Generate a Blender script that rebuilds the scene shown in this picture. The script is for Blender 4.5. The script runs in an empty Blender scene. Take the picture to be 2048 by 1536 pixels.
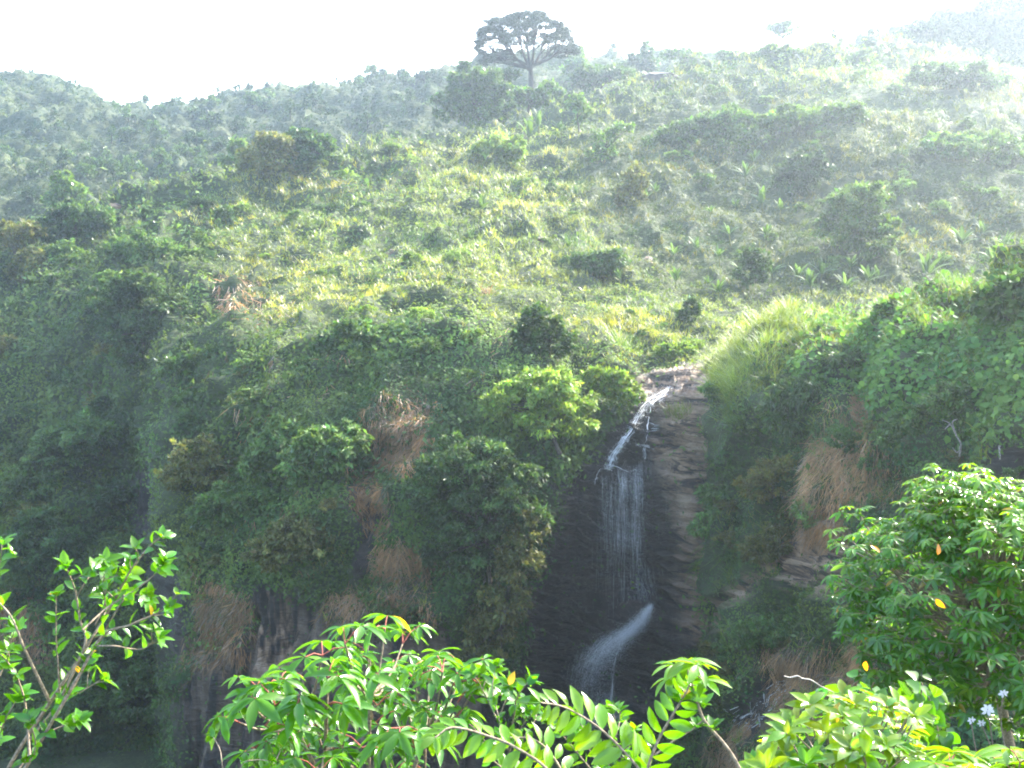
import bpy, math, numpy as np
R = math.radians
rng = np.random.default_rng(7)
scene = bpy.context.scene
COL = scene.collection

# ------------------------------------------------------------------ camera
PITCH = R(-8.0)
F = 1024 / math.tan(R(27.0))                # focal length in pixels of a 2048 px wide picture
cam_d = bpy.data.cameras.new('camera')
cam_d.sensor_width = 36
cam_d.lens = 18 / math.tan(R(27.0))
cam_d.clip_start = 0.1
cam_d.clip_end = 3000
cam = bpy.data.objects.new('camera', cam_d)
cam.rotation_euler = (R(90) + PITCH, 0, 0)
COL.objects.link(cam)
scene.camera = cam

# ------------------------------------------------------------------ sky, sun, exposure
SUN_EL, SUN_AZ = R(36), R(50)               # azimuth to the right of the view
world = bpy.data.worlds.new('World')
scene.world = world
world.use_nodes = True
wt = world.node_tree
sky = wt.nodes.new('ShaderNodeTexSky')
sky.sky_type = 'NISHITA'
sky.sun_disc = False
sky.sun_elevation = SUN_EL
sky.sun_rotation = SUN_AZ
sky.dust_density = 3.0
sky.air_density = 1.2
bg = wt.nodes['Background']
bg.inputs['Strength'].default_value = 0.15
wt.links.new(sky.outputs[0], bg.inputs['Color'])
sun_d = bpy.data.lights.new('sun', 'SUN')
sun_d.energy = 2.7
sun_d.angle = R(0.5)
sun_d.color = (1.0, 0.92, 0.77)
sun = bpy.data.objects.new('sun', sun_d)
sun.rotation_euler = (R(90) - SUN_EL, 0, math.pi - SUN_AZ)
COL.objects.link(sun)
scene.view_settings.view_transform = 'Standard'
scene.view_settings.look = 'None'
scene.view_settings.gamma = 1
scene.view_settings.exposure = 3.0
cy = scene.cycles
cy.use_denoising = True
cy.filter_width = 1.9
cy.max_bounces = 6
cy.diffuse_bounces = 3
cy.transmission_bounces = 4
cy.transparent_max_bounces = 8
cy.volume_bounces = 1
cy.sample_clamp_indirect = 6
HAZE_DENSITY, HAZE_G = 0.00050, 0.62

# ------------------------------------------------------------------ helpers
CP, SP = math.cos(PITCH), math.sin(PITCH)

def at(px, py, Y):
    """World point that stands Y metres ahead, seen in the photograph at (px, py)."""
    px, py, Y = (np.asarray(a, float) for a in (px, py, Y))
    a = (px - 1024) / F
    b = (768 - py) / F
    dy = CP - b * SP
    dz = SP + b * CP
    s = Y / dy
    return np.stack([a * s, Y + 0 * a + 0 * b, dz * s], -1)

def comp(Y):
    """Distances along the valley, the far half drawn in."""
    Y = np.asarray(Y, float)
    return np.where(Y < 100, Y, 100 + (np.maximum(Y, 100) - 100) * 0.6)

def nrm(v):
    return v / np.maximum(np.linalg.norm(v, axis=-1, keepdims=True), 1e-9)

def _hash(ix, iy, iz, seed):
    h = (ix.astype(np.uint64) * np.uint64(374761393) + iy.astype(np.uint64) * np.uint64(668265263)
         + iz.astype(np.uint64) * np.uint64(2147483647) + np.uint64(seed * 974711 + 12345))
    h = (h ^ (h >> np.uint64(13))) * np.uint64(1274126177)
    h = h ^ (h >> np.uint64(16))
    h = (h * np.uint64(2246822519)) ^ (h >> np.uint64(11))
    return (h & np.uint64(0xFFFFFF)).astype(float) / float(0xFFFFFF) * 2 - 1

def vnoise(p, seed=0):
    p = np.asarray(p, float) + 5000.0
    i = np.floor(p).astype(np.int64)
    f = p - i
    u = f * f * (3 - 2 * f)
    r = 0
    for dx in (0, 1):
        wx = u[..., 0] if dx else 1 - u[..., 0]
        for dy in (0, 1):
            wy = u[..., 1] if dy else 1 - u[..., 1]
            for dz in (0, 1):
                wz = u[..., 2] if dz else 1 - u[..., 2]
                r = r + _hash(i[..., 0] + dx, i[..., 1] + dy, i[..., 2] + dz, seed) * wx * wy * wz
    return r

def fbm(p, lam, seed=0, octaves=4, gain=0.5):
    r, a, t = 0, 1.0, 0
    p = np.asarray(p, float)
    for k in range(octaves):
        r = r + a * vnoise(p / lam * (2.03 ** k), seed + k * 17)
        t += a
        a *= gain
    return r / t * 1.5

def billow(p, lam, seed=0, octaves=2):
    r, a = 0, 1.0
    for k in range(octaves):
        r = r + a * (1 - 2.2 * np.abs(vnoise(np.asarray(p) / lam * (2.1 ** k), seed + 31 * k)))
        a *= 0.5
    return r

def polymask(px, py, poly, soft=20.0):
    """1 inside the polygon, 0 outside, soft edge (design coordinates)."""
    px = np.asarray(px, float); py = np.asarray(py, float)
    inside = np.zeros(px.shape, bool)
    dist = np.full(px.shape, 1e9)
    n = len(poly)
    for k in range(n):
        x0, y0 = poly[k]; x1, y1 = poly[(k + 1) % n]
        c = ((y0 > py) != (y1 > py)) & (px < (x1 - x0) * (py - y0) / ((y1 - y0) or 1e-9) + x0)
        inside ^= c
        ex, ey = x1 - x0, y1 - y0
        t = np.clip(((px - x0) * ex + (py - y0) * ey) / (ex * ex + ey * ey + 1e-9), 0, 1)
        dist = np.minimum(dist, np.hypot(px - x0 - t * ex, py - y0 - t * ey))
    d = np.where(inside, dist, -dist)
    return np.clip(0.5 + d / (2 * soft), 0, 1)

class Acc:
    """Collects vertices, quads/tris and per-vertex colours into one mesh."""
    def __init__(self):
        self.v, self.f, self.c, self.n = [], [], [], 0
    def add(self, v, f, c=(0.1, 0.1, 0.1)):
        v = np.asarray(v, float).reshape(-1, 3)
        f = np.asarray(f, np.int64)
        c = np.asarray(c, float)
        if c.ndim == 1:
            c = np.broadcast_to(c, (len(v), 3))
        self.v.append(v); self.f.append(f + self.n); self.c.append(c)
        self.n += len(v)
    def mesh(self, name, mat, smooth=False):
        me = bpy.data.meshes.new(name)
        v = np.concatenate(self.v); c = np.concatenate(self.c)
        me.vertices.add(len(v))
        me.vertices.foreach_set('co', v.astype(np.float32).ravel())
        tot = [np.full(len(f), f.shape[1]) for f in self.f]
        tot = np.concatenate(tot)
        idx = np.concatenate([f.ravel() for f in self.f])
        me.loops.add(len(idx))
        me.loops.foreach_set('vertex_index', idx.astype(np.int32))
        me.polygons.add(len(tot))
        st = np.concatenate([[0], np.cumsum(tot)[:-1]])
        me.polygons.foreach_set('loop_start', st.astype(np.int32))
        me.polygons.foreach_set('loop_total', tot.astype(np.int32))
        if smooth:
            me.polygons.foreach_set('use_smooth', np.ones(len(tot), bool))
        at_ = me.attributes.new('Col', 'FLOAT_COLOR', 'POINT')
        at_.data.foreach_set('color', np.concatenate([c, np.ones((len(c), 1))], 1).astype(np.float32).ravel())
        me.materials.append(mat)
        me.update(calc_edges=True)
        return me
    def build(self, name, mat, parent=None, smooth=False):
        o = bpy.data.objects.new(name, self.mesh(name, mat, smooth))
        COL.objects.link(o)
        if parent is not None:
            o.parent = parent
        return o
    def build_at(self, name, mat, origin, parent=None, smooth=False):
        origin = np.asarray(origin, float)
        self.v = [v - origin for v in self.v]
        o = self.build(name, mat, parent, smooth)
        if parent is None:
            o.location = origin
        return o

def tag(o, label=None, cat=None, group=None, kind=None):
    if label: o['label'] = label
    if cat: o['category'] = cat
    if group: o['group'] = group
    if kind: o['kind'] = kind
    return o

def empty(name, loc, label, cat, group=None):
    o = bpy.data.objects.new(name, None)
    o.empty_display_size = 0.2
    COL.objects.link(o)
    o.location = loc
    return tag(o, label, cat, group)

def copy_tree(o, parent=None):
    c = o.copy()
    COL.objects.link(c)
    if parent is not None:
        c.parent = parent
    for ch in list(o.children):
        copy_tree(ch, c)
    return c

def frames(d, n):
    """Rotation matrices whose columns are (side, length axis d, face normal)."""
    y = nrm(d)
    z = nrm(n - (n * y).sum(-1, keepdims=True) * y)
    x = np.cross(y, z)
    return np.stack([x, y, z], -1)

def put(acc, tv, tf, pos, rot, scale, col, tipcol=None):
    """Places a template (tv, tf) at many positions."""
    N, k = len(pos), len(tv)
    if N == 0:
        return
    scale = np.asarray(scale, float)
    if scale.ndim == 1:
        scale = scale[:, None]
    loc = tv[None] * scale[:, None, :]
    v = np.einsum('nij,nkj->nki', rot, loc) + pos[:, None, :]
    f = tf[None] + (np.arange(N) * k)[:, None, None]
    c = np.repeat(np.asarray(col)[:, None, :], k, 1)
    acc.add(v.reshape(-1, 3), f.reshape(-1, tf.shape[1]), c.reshape(-1, 3))

# leaf templates: length 1 along +y, width about 0.5, face normal +z
LEAF_V = np.array([[0, 0, 0], [-.27, .45, .05], [0, 1, -.10], [.27, .45, .05]])
LEAF_F = np.array([[0, 3, 2, 1]])
BLADE_V = np.array([[-.5, 0, 0], [.5, 0, 0], [.36, .55, .06], [-.36, .55, .06], [0, 1, .30]])
BLADE_F4 = np.array([[0, 1, 2, 3]])
BLADE_F3 = np.array([[3, 2, 4]])

def fine_leaf(wid=0.4, droop=0.25, fold=0.12, wave=0.0, n=5, peak=0.42):
    """A leaf with midrib fold and drooping tip."""
    vs, fs = [], []
    for k in range(n + 1):
        t = k / n
        w = wid * 0.5 * (math.sin(math.pi * t ** (math.log(.5) / math.log(peak))) ** 0.8 if 0 < t < 1 else 0.02)
        z = -droop * t * t
        wv = wave * math.sin(t * 9)
        vs += [[-w, t, z + fold * w * 2 + wv], [0, t, z], [w, t, z + fold * w * 2 - wv]]
    for k in range(n):
        a = 3 * k
        fs += [[a, a + 1, a + 4, a + 3], [a + 1, a + 2, a + 5, a + 4]]
    return np.array(vs), np.array(fs)

def tube(acc, pts, rad, sides=6, col=(0.21, 0.17, 0.125)):
    pts = np.asarray(pts, float)
    n = len(pts)
    rad = np.broadcast_to(np.asarray(rad, float), (n,))
    t = np.gradient(pts, axis=0)
    t = nrm(t)
    ref = np.array([0.31, 0.17, 0.93]) if abs(t[:, 2]).mean() < 0.8 else np.array([0.95, 0.2, 0.1])
    a = nrm(np.cross(t, ref)); b = np.cross(t, a)
    th = np.arange(sides) * 2 * math.pi / sides
    ring = a[:, None] * np.cos(th)[None, :, None] + b[:, None] * np.sin(th)[None, :, None]
    v = pts[:, None] + ring * rad[:, None, None]
    i = np.arange(n - 1)[:, None] * sides; j = np.arange(sides)[None]; j2 = (j + 1) % sides
    f = np.stack([i + j, i + j2, i + sides + j2, i + sides + j], -1).reshape(-1, 4)
    acc.add(v.reshape(-1, 3), f, col)
    for r_, flip in ((0, True), (n - 1, False)):
        cidx = np.arange(sides) + 0
        cap = v[r_]
        fc = np.array([[0, k, k + 1] for k in range(1, sides - 1)])
        acc.add(cap, fc[:, ::-1] if flip else fc, col)

def smooth_path(pts, n=4):
    """Catmull-Rom resampling."""
    p = np.asarray(pts, float)
    if len(p) < 3:
        t = np.linspace(0, 1, n * 2)[:, None]
        return p[0] * (1 - t) + p[-1] * t
    q = np.vstack([2 * p[0] - p[1], p, 2 * p[-1] - p[-2]])
    out = []
    for k in range(1, len(q) - 2):
        for t in np.linspace(0, 1, n, endpoint=False):
            out.append(0.5 * ((2 * q[k]) + (-q[k - 1] + q[k + 1]) * t + (2 * q[k - 1] - 5 * q[k] + 4 * q[k + 1] - q[k + 2]) * t * t
                              + (-q[k - 1] + 3 * q[k] - 3 * q[k + 1] + q[k + 2]) * t ** 3))
    out.append(p[-1])
    return np.array(out)

def randdir(n):
    return nrm(rng.normal(size=(n, 3)))

# ------------------------------------------------------------------ materials
def nt(name):
    m = bpy.data.materials.new(name)
    m.use_nodes = True
    m.node_tree.nodes.clear()
    return m, m.node_tree.nodes, m.node_tree.links

def leaf_material(name, trans=0.45, tint=(1.25, 1.35, 0.45), gloss=0.06, rough=0.35, vary=0.25):
    """Thin leaf: diffuse + translucent light from behind + a waxy glint. Base colour from the mesh."""
    m, N, L = nt(name)
    out = N.new('ShaderNodeOutputMaterial')
    a = N.new('ShaderNodeAttribute'); a.attribute_name = 'Col'
    oi = N.new('ShaderNodeObjectInfo')
    mr = N.new('ShaderNodeMapRange')
    mr.inputs['To Min'].default_value = 1 - vary; mr.inputs['To Max'].default_value = 1 + vary
    L.new(oi.outputs['Random'], mr.inputs['Value'])
    mul = N.new('ShaderNodeVectorMath'); mul.operation = 'SCALE'
    L.new(a.outputs['Color'], mul.inputs[0]); L.new(mr.outputs[0], mul.inputs['Scale'])
    tcol = N.new('ShaderNodeVectorMath'); tcol.operation = 'MULTIPLY'
    tcol.inputs[1].default_value = tint
    L.new(mul.outputs[0], tcol.inputs[0])
    d = N.new('ShaderNodeBsdfDiffuse'); L.new(mul.outputs[0], d.inputs['Color'])
    t = N.new('ShaderNodeBsdfTranslucent'); L.new(tcol.outputs[0], t.inputs['Color'])
    mx = N.new('ShaderNodeMixShader'); mx.inputs[0].default_value = trans
    L.new(d.outputs[0], mx.inputs[1]); L.new(t.outputs[0], mx.inputs[2])
    g = N.new('ShaderNodeBsdfGlossy'); g.inputs['Roughness'].default_value = rough
    g.inputs['Color'].default_value = (0.9, 0.95, 1, 1)
    fr = N.new('ShaderNodeFresnel'); fr.inputs['IOR'].default_value = 1.38
    fm = N.new('ShaderNodeMath'); fm.operation = 'MULTIPLY_ADD'
    fm.inputs[1].default_value = 0.22 if gloss > 0.1 else 0.12
    fm.inputs[2].default_value = gloss * 0.15
    L.new(fr.outputs[0], fm.inputs[0])
    m2 = N.new('ShaderNodeMixShader')
    L.new(fm.outputs[0], m2.inputs[0]); L.new(mx.outputs[0], m2.inputs[1]); L.new(g.outputs[0], m2.inputs[2])
    L.new(m2.outputs[0], out.inputs['Surface'])
    return m

def bark_material(name, dark=(0.05, 0.04, 0.03), light=(0.16, 0.13, 0.10), scale=30):
    m, N, L = nt(name)
    out = N.new('ShaderNodeOutputMaterial')
    b = N.new('ShaderNodeBsdfPrincipled'); b.inputs['Roughness'].default_value = 0.85
    tc = N.new('ShaderNodeTexCoord')
    n = N.new('ShaderNodeTexNoise'); n.inputs['Scale'].default_value = scale; n.inputs['Detail'].default_value = 5
    L.new(tc.outputs['Object'], n.inputs['Vector'])
    r = N.new('ShaderNodeValToRGB')
    r.color_ramp.elements[0].color = (*dark, 1); r.color_ramp.elements[1].color = (*light, 1)
    r.color_ramp.elements[0].position = 0.3; r.color_ramp.elements[1].position = 0.7
    L.new(n.outputs['Fac'], r.inputs['Fac']); L.new(r.outputs[0], b.inputs['Base Color'])
    bp = N.new('ShaderNodeBump'); bp.inputs['Strength'].default_value = 0.5; bp.inputs['Distance'].default_value = 0.01
    L.new(n.outputs['Fac'], bp.inputs['Height']); L.new(bp.outputs[0], b.inputs['Normal'])
    L.new(b.outputs[0], out.inputs['Surface'])
    return m

def stem_material(name):
    m = bark_material(name, (0.45, 0.42, 0.38), (1.5, 1.45, 1.4), 70)
    N, L = m.node_tree.nodes, m.node_tree.links
    b = next(n for n in N if n.type == 'BSDF_PRINCIPLED'); r = next(n for n in N if n.type == 'VALTORGB')
    a = N.new('ShaderNodeAttribute'); a.attribute_name = 'Col'
    mul = N.new('ShaderNodeVectorMath'); mul.operation = 'MULTIPLY'
    L.new(a.outputs['Color'], mul.inputs[0]); L.new(r.outputs[0], mul.inputs[1]); L.new(mul.outputs[0], b.inputs['Base Color'])
    return m

def terrain_material(name):
    """Soil under the plants (Col red = 0) turning to layered rock (red), green = tan dryness of the rock, blue = upright streaks."""
    m, N, L = nt(name)
    out = N.new('ShaderNodeOutputMaterial')
    b = N.new('ShaderNodeBsdfPrincipled')
    at_ = N.new('ShaderNodeAttribute'); at_.attribute_name = 'Col'
    sep = N.new('ShaderNodeSeparateColor'); L.new(at_.outputs['Color'], sep.inputs[0])
    tc = N.new('ShaderNodeTexCoord')
    mp = N.new('ShaderNodeMapping'); mp.inputs['Rotation'].default_value = (0, R(24), R(10)); mp.inputs['Scale'].default_value = (0.35, 0.6, 2.6)
    L.new(tc.outputs['Object'], mp.inputs['Vector'])
    n1 = N.new('ShaderNodeTexNoise'); n1.inputs['Scale'].default_value = 0.9; n1.inputs['Detail'].default_value = 9; n1.inputs['Distortion'].default_value = 0.6
    n1.inputs['Roughness'].default_value = 0.62
    L.new(mp.outputs[0], n1.inputs['Vector'])
    n2 = N.new('ShaderNodeTexNoise'); n2.inputs['Scale'].default_value = 0.5; n2.inputs['Detail'].default_value = 6
    L.new(tc.outputs['Object'], n2.inputs['Vector'])
    mp3 = N.new('ShaderNodeMapping'); mp3.inputs['Scale'].default_value = (2.2, 2.2, 0.16)
    L.new(tc.outputs['Object'], mp3.inputs['Vector'])
    n3 = N.new('ShaderNodeTexNoise'); n3.inputs['Scale'].default_value = 0.8; n3.inputs['Detail'].default_value = 6   # vertical water stains
    L.new(mp3.outputs[0], n3.inputs['Vector'])
    n4 = N.new('ShaderNodeTexNoise'); n4.inputs['Scale'].default_value = 7.0; n4.inputs['Detail'].default_value = 8; n4.inputs['Roughness'].default_value = 0.7
    mp4 = N.new('ShaderNodeMapping'); mp4.inputs['Rotation'].default_value = (0, R(24), 0); mp4.inputs['Scale'].default_value = (0.5, 0.5, 1.6)
    L.new(tc.outputs['Object'], mp4.inputs['Vector']); L.new(mp4.outputs[0], n4.inputs['Vector'])
    tan = N.new('ShaderNodeValToRGB')
    e = tan.color_ramp.elements
    e[0].position, e[0].color = 0.40, (0.02, 0.015, 0.012, 1)
    e[1].position, e[1].color = 0.66, (0.62, 0.46, 0.33, 1)
    x = e.new(0.455); x.color = (0.15, 0.095, 0.06, 1)
    x = e.new(0.53); x.color = (0.42, 0.275, 0.175, 1)
    vm = N.new('ShaderNodeMixRGB')
    L.new(sep.outputs['Blue'], vm.inputs[0]); L.new(n1.outputs['Fac'], vm.inputs[1]); L.new(n3.outputs['Fac'], vm.inputs[2])
    L.new(vm.outputs[0], tan.inputs['Fac'])
    wet = N.new('ShaderNodeValToRGB')
    e = wet.color_ramp.elements
    e[0].position, e[0].color = 0.35, (0.010, 0.010, 0.010, 1)
    e[1].position, e[1].color = 0.7, (0.12, 0.095, 0.08, 1)
    x = e.new(0.55); x.color = (0.05, 0.04, 0.034, 1)
    mixn = N.new('ShaderNodeMath'); mixn.operation = 'MULTIPLY_ADD'; mixn.inputs[1].default_value = 0.5
    hlf = N.new('ShaderNodeMath'); hlf.operation = 'MULTIPLY'; hlf.inputs[1].default_value = 0.5
    L.new(n3.outputs['Fac'], hlf.inputs[0]); L.new(n1.outputs['Fac'], mixn.inputs[0]); L.new(hlf.outputs[0], mixn.inputs[2])
    L.new(mixn.outputs[0], wet.inputs['Fac'])
    dk = N.new('ShaderNodeMapRange'); dk.inputs['From Min'].default_value = 0.33; dk.inputs['From Max'].default_value = 0.6; dk.inputs['To Min'].default_value = 0.5
    L.new(n4.outputs['Fac'], dk.inputs['Value'])
    rock = N.new('ShaderNodeMixRGB')
    L.new(sep.outputs['Green'], rock.inputs[0]); L.new(wet.outputs[0], rock.inputs[1]); L.new(tan.outputs[0], rock.inputs[2])
    soil = N.new('ShaderNodeValToRGB')
    e = soil.color_ramp.elements
    e[0].position, e[0].color = 0.35, (0.030, 0.050, 0.014, 1)
    e[1].position, e[1].color = 0.7, (0.07, 0.10, 0.028, 1)
    L.new(n2.outputs['Fac'], soil.inputs['Fac'])
    mx = N.new('ShaderNodeMixRGB')
    L.new(sep.outputs['Red'], mx.inputs[0]); L.new(soil.outputs[0], mx.inputs[1]); L.new(rock.outputs[0], mx.inputs[2])
    dm = N.new('ShaderNodeVectorMath'); dm.operation = 'SCALE'
    L.new(mx.outputs[0], dm.inputs[0]); L.new(dk.outputs[0], dm.inputs['Scale'])
    L.new(dm.outputs[0], b.inputs['Base Color'])
    rr = N.new('ShaderNodeMapRange'); rr.inputs['To Min'].default_value = 0.95; rr.inputs['To Max'].default_value = 0.5
    L.new(sep.outputs['Red'], rr.inputs['Value']); L.new(rr.outputs[0], b.inputs['Roughness'])
    hs = N.new('ShaderNodeMath'); hs.operation = 'MULTIPLY_ADD'; hs.inputs[1].default_value = 0.35
    L.new(n4.outputs['Fac'], hs.inputs[0]); L.new(n1.outputs['Fac'], hs.inputs[2])
    bp = N.new('ShaderNodeBump'); bp.inputs['Strength'].default_value = 1.0; bp.inputs['Distance'].default_value = 0.8
    L.new(hs.outputs[0], bp.inputs['Height']); L.new(bp.outputs[0], b.inputs['Normal'])
    L.new(b.outputs[0], out.inputs['Surface'])
    return m

def water_material(name):
    m, N, L = nt(name)
    out = N.new('ShaderNodeOutputMaterial')
    b = N.new('ShaderNodeBsdfPrincipled')
    b.inputs['Base Color'].default_value = (0.86, 0.9, 0.95, 1)
    b.inputs['Roughness'].default_value = 0.25
    t = N.new('ShaderNodeBsdfTranslucent'); t.inputs['Color'].default_value = (0.85, 0.9, 0.95, 1)
    mx = N.new('ShaderNodeMixShader'); mx.inputs[0].default_value = 0.4
    L.new(b.outputs[0], mx.inputs[1]); L.new(t.outputs[0], mx.inputs[2])
    g = N.new('ShaderNodeBsdfGlossy'); g.inputs['Roughness'].default_value = 0.4
    m2 = N.new('ShaderNodeMixShader'); m2.inputs[0].default_value = 0.35
    L.new(mx.outputs[0], m2.inputs[1]); L.new(g.outputs[0], m2.inputs[2])
    L.new(m2.outputs[0], out.inputs['Surface'])
    return m

M_COVER = leaf_material('scrub leaf', trans=0.45, gloss=0.02, rough=0.55, vary=0.0)
M_GRASS = leaf_material('grass blade', trans=0.5, tint=(1.15, 1.25, 0.5), gloss=0.02, rough=0.5, vary=0.0)
M_BUSH = leaf_material('bush leaf', trans=0.42, gloss=0.05, rough=0.4, vary=0.22)
M_TREE = leaf_material('tree leaf', trans=0.12, gloss=0.05, rough=0.4, vary=0.1)
M_DRY = leaf_material('dry grass', trans=0.4, tint=(1.1, 1.0, 0.8), gloss=0.02, rough=0.6, vary=0.15)
M_NEAR = leaf_material('glossy leaf', trans=0.55, tint=(2.1, 1.8, 0.25), gloss=0.14, rough=0.16, vary=0.05)
M_BARK = bark_material('bark', (0.03, 0.025, 0.02), (0.11, 0.09, 0.07), 8)
M_DARKBARK = bark_material('dark bark', (0.012, 0.01, 0.009), (0.035, 0.03, 0.025), 2)
M_TWIG = bark_material('twig bark', (0.10, 0.075, 0.05), (0.32, 0.26, 0.20), 60)
M_STEM = stem_material('stem bark')
M_PALE = bark_material('bleached wood', (0.16, 0.14, 0.12), (0.42, 0.38, 0.34), 20)
M_TERRAIN = terrain_material('ground and rock')
M_WATER = water_material('falling water')
M_PETAL = leaf_material('petal', trans=0.4, tint=(1, 0.95, 0.95), gloss=0.05, rough=0.4)

# ------------------------------------------------------------------ terrain sheets
class Sheet:
    """A hillside given as distance along view azimuths: columns (px) x rows (foot to crest, then over the crest)."""
    def __init__(self, crest, foot, cols, px0, px1, ncol, nrow, back, blur=3):
        keys = sorted(cols)
        self.nrow = nrow
        px = np.linspace(px0, px1, ncol)
        cx, cyy = zip(*crest)
        top = np.interp(px, cx, cyy)
        v = np.linspace(0, 1, nrow)
        PY = foot + (top[None, :] - foot) * v[:, None]
        PX = np.broadcast_to(px[None, :], PY.shape).copy()
        K = []
        for k in keys:
            pts = sorted(cols[k])
            py_ = np.array([p[0] for p in pts], float); y_ = np.log(comp([p[1] for p in pts]))
            sl = (y_[1] - y_[0]) / (py_[1] - py_[0])
            py_ = np.concatenate([[py_[0] - 200], py_]); y_ = np.concatenate([[y_[0] - 200 * sl], y_])
            K.append(np.interp(PY, py_, y_))
        K = np.array(K)
        kk = np.array(keys, float)
        j = np.clip(np.searchsorted(kk, px, side='right') - 1, 0, len(kk) - 2)
        t = np.clip((px - kk[j]) / (kk[j + 1] - kk[j]), 0, 1)
        t = t * t * (3 - 2 * t)
        ci = np.arange(ncol)
        LY = K[j, :, ci].T * (1 - t) + K[j + 1, :, ci].T * t
        for _ in range(blur):
            LY[1:-1] = (LY[:-2] + 2 * LY[1:-1] + LY[2:]) / 4
            LY[:, 1:-1] = (LY[:, :-2] + 2 * LY[:, 1:-1] + LY[:, 2:]) / 4
        P = at(PX, PY, np.exp(LY))
        nb, run, drop = back
        last = P[-1]
        dirx = nrm(last[:, :2])
        ext = []
        for k in range(1, nb + 1):
            s = run * (k / nb) ** 1.4
            e = last.copy()
            e[:, :2] += dirx * s
            e[:, 2] -= drop * s * (k / nb) ** 0.7
            ext.append(e)
        self.P = np.concatenate([P, np.array(ext)])
        self.PX = np.concatenate([PX, np.repeat(PX[-1:], nb, 0)])
        self.PY = np.concatenate([PY, np.repeat(PY[-1:], nb, 0)])
        self.normals()
    def normals(self):
        du = np.gradient(self.P, axis=1); dv = np.gradient(self.P, axis=0)
        self.N = nrm(np.cross(du, dv))
    def displace(self, h):
        self.P = self.P + self.N * h[..., None]
        self.normals()
    def build(self, name, mat, rock):
        nr, nc = self.P.shape[:2]
        a = Acc()
        i = np.arange(nr - 1)[:, None] * nc + np.arange(nc - 1)[None]
        f = np.stack([i, i + 1, i + nc + 1, i + nc], -1).reshape(-1, 4)
        a.add(self.P.reshape(-1, 3), f, rock.reshape(-1, 3))
        o = a.build(name, mat, smooth=name != 'hillside')
        tag(o, kind='structure')
        return o
    def lookup(self, r, c):
        nr, nc = self.P.shape[:2]
        r = np.clip(r, 0, nr - 1.001); c = np.clip(c, 0, nc - 1.001)
        i = r.astype(int); j = c.astype(int)
        fr = (r - i)[:, None]; fc = (c - j)[:, None]
        def g(A):
            if A.ndim == 2: A = A[..., None]
            return (A[i, j] * (1 - fr) * (1 - fc) + A[i + 1, j] * fr * (1 - fc) + A[i, j + 1] * (1 - fr) * fc + A[i + 1, j + 1] * fr * fc)
        return g
    def sample(self, n, back_rows=2.0, pxr=None):
        nr, nc = self.P.shape[:2]
        r = rng.uniform(0, self.nrow - 1 + back_rows, n)
        if pxr is None:
            c = rng.uniform(0, nc - 1, n)
        else:
            px = self.PX[0]
            c = np.interp(rng.uniform(*pxr, n), px, np.arange(nc))
        g = self.lookup(r, c)
        return g(self.P), nrm(g(self.N)), g(self.PX)[:, 0], g(self.PY)[:, 0]
    def spot(self, px, py):
        """Surface point whose design position is (px, py) (arrays allowed)."""
        px = np.atleast_1d(np.asarray(px, float)); py = np.atleast_1d(np.asarray(py, float))
        c = np.interp(px, self.PX[0], np.arange(self.P.shape[1]))
        j = np.clip(np.round(c).astype(int), 0, self.P.shape[1] - 1)
        top = self.PY[self.nrow - 1, j]; bot = self.PY[0, j]
        r = (py - bot) / (top - bot) * (self.nrow - 1)
        g = self.lookup(np.clip(r, 0, self.nrow - 1), c)
        return g(self.P), nrm(g(self.N))

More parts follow.
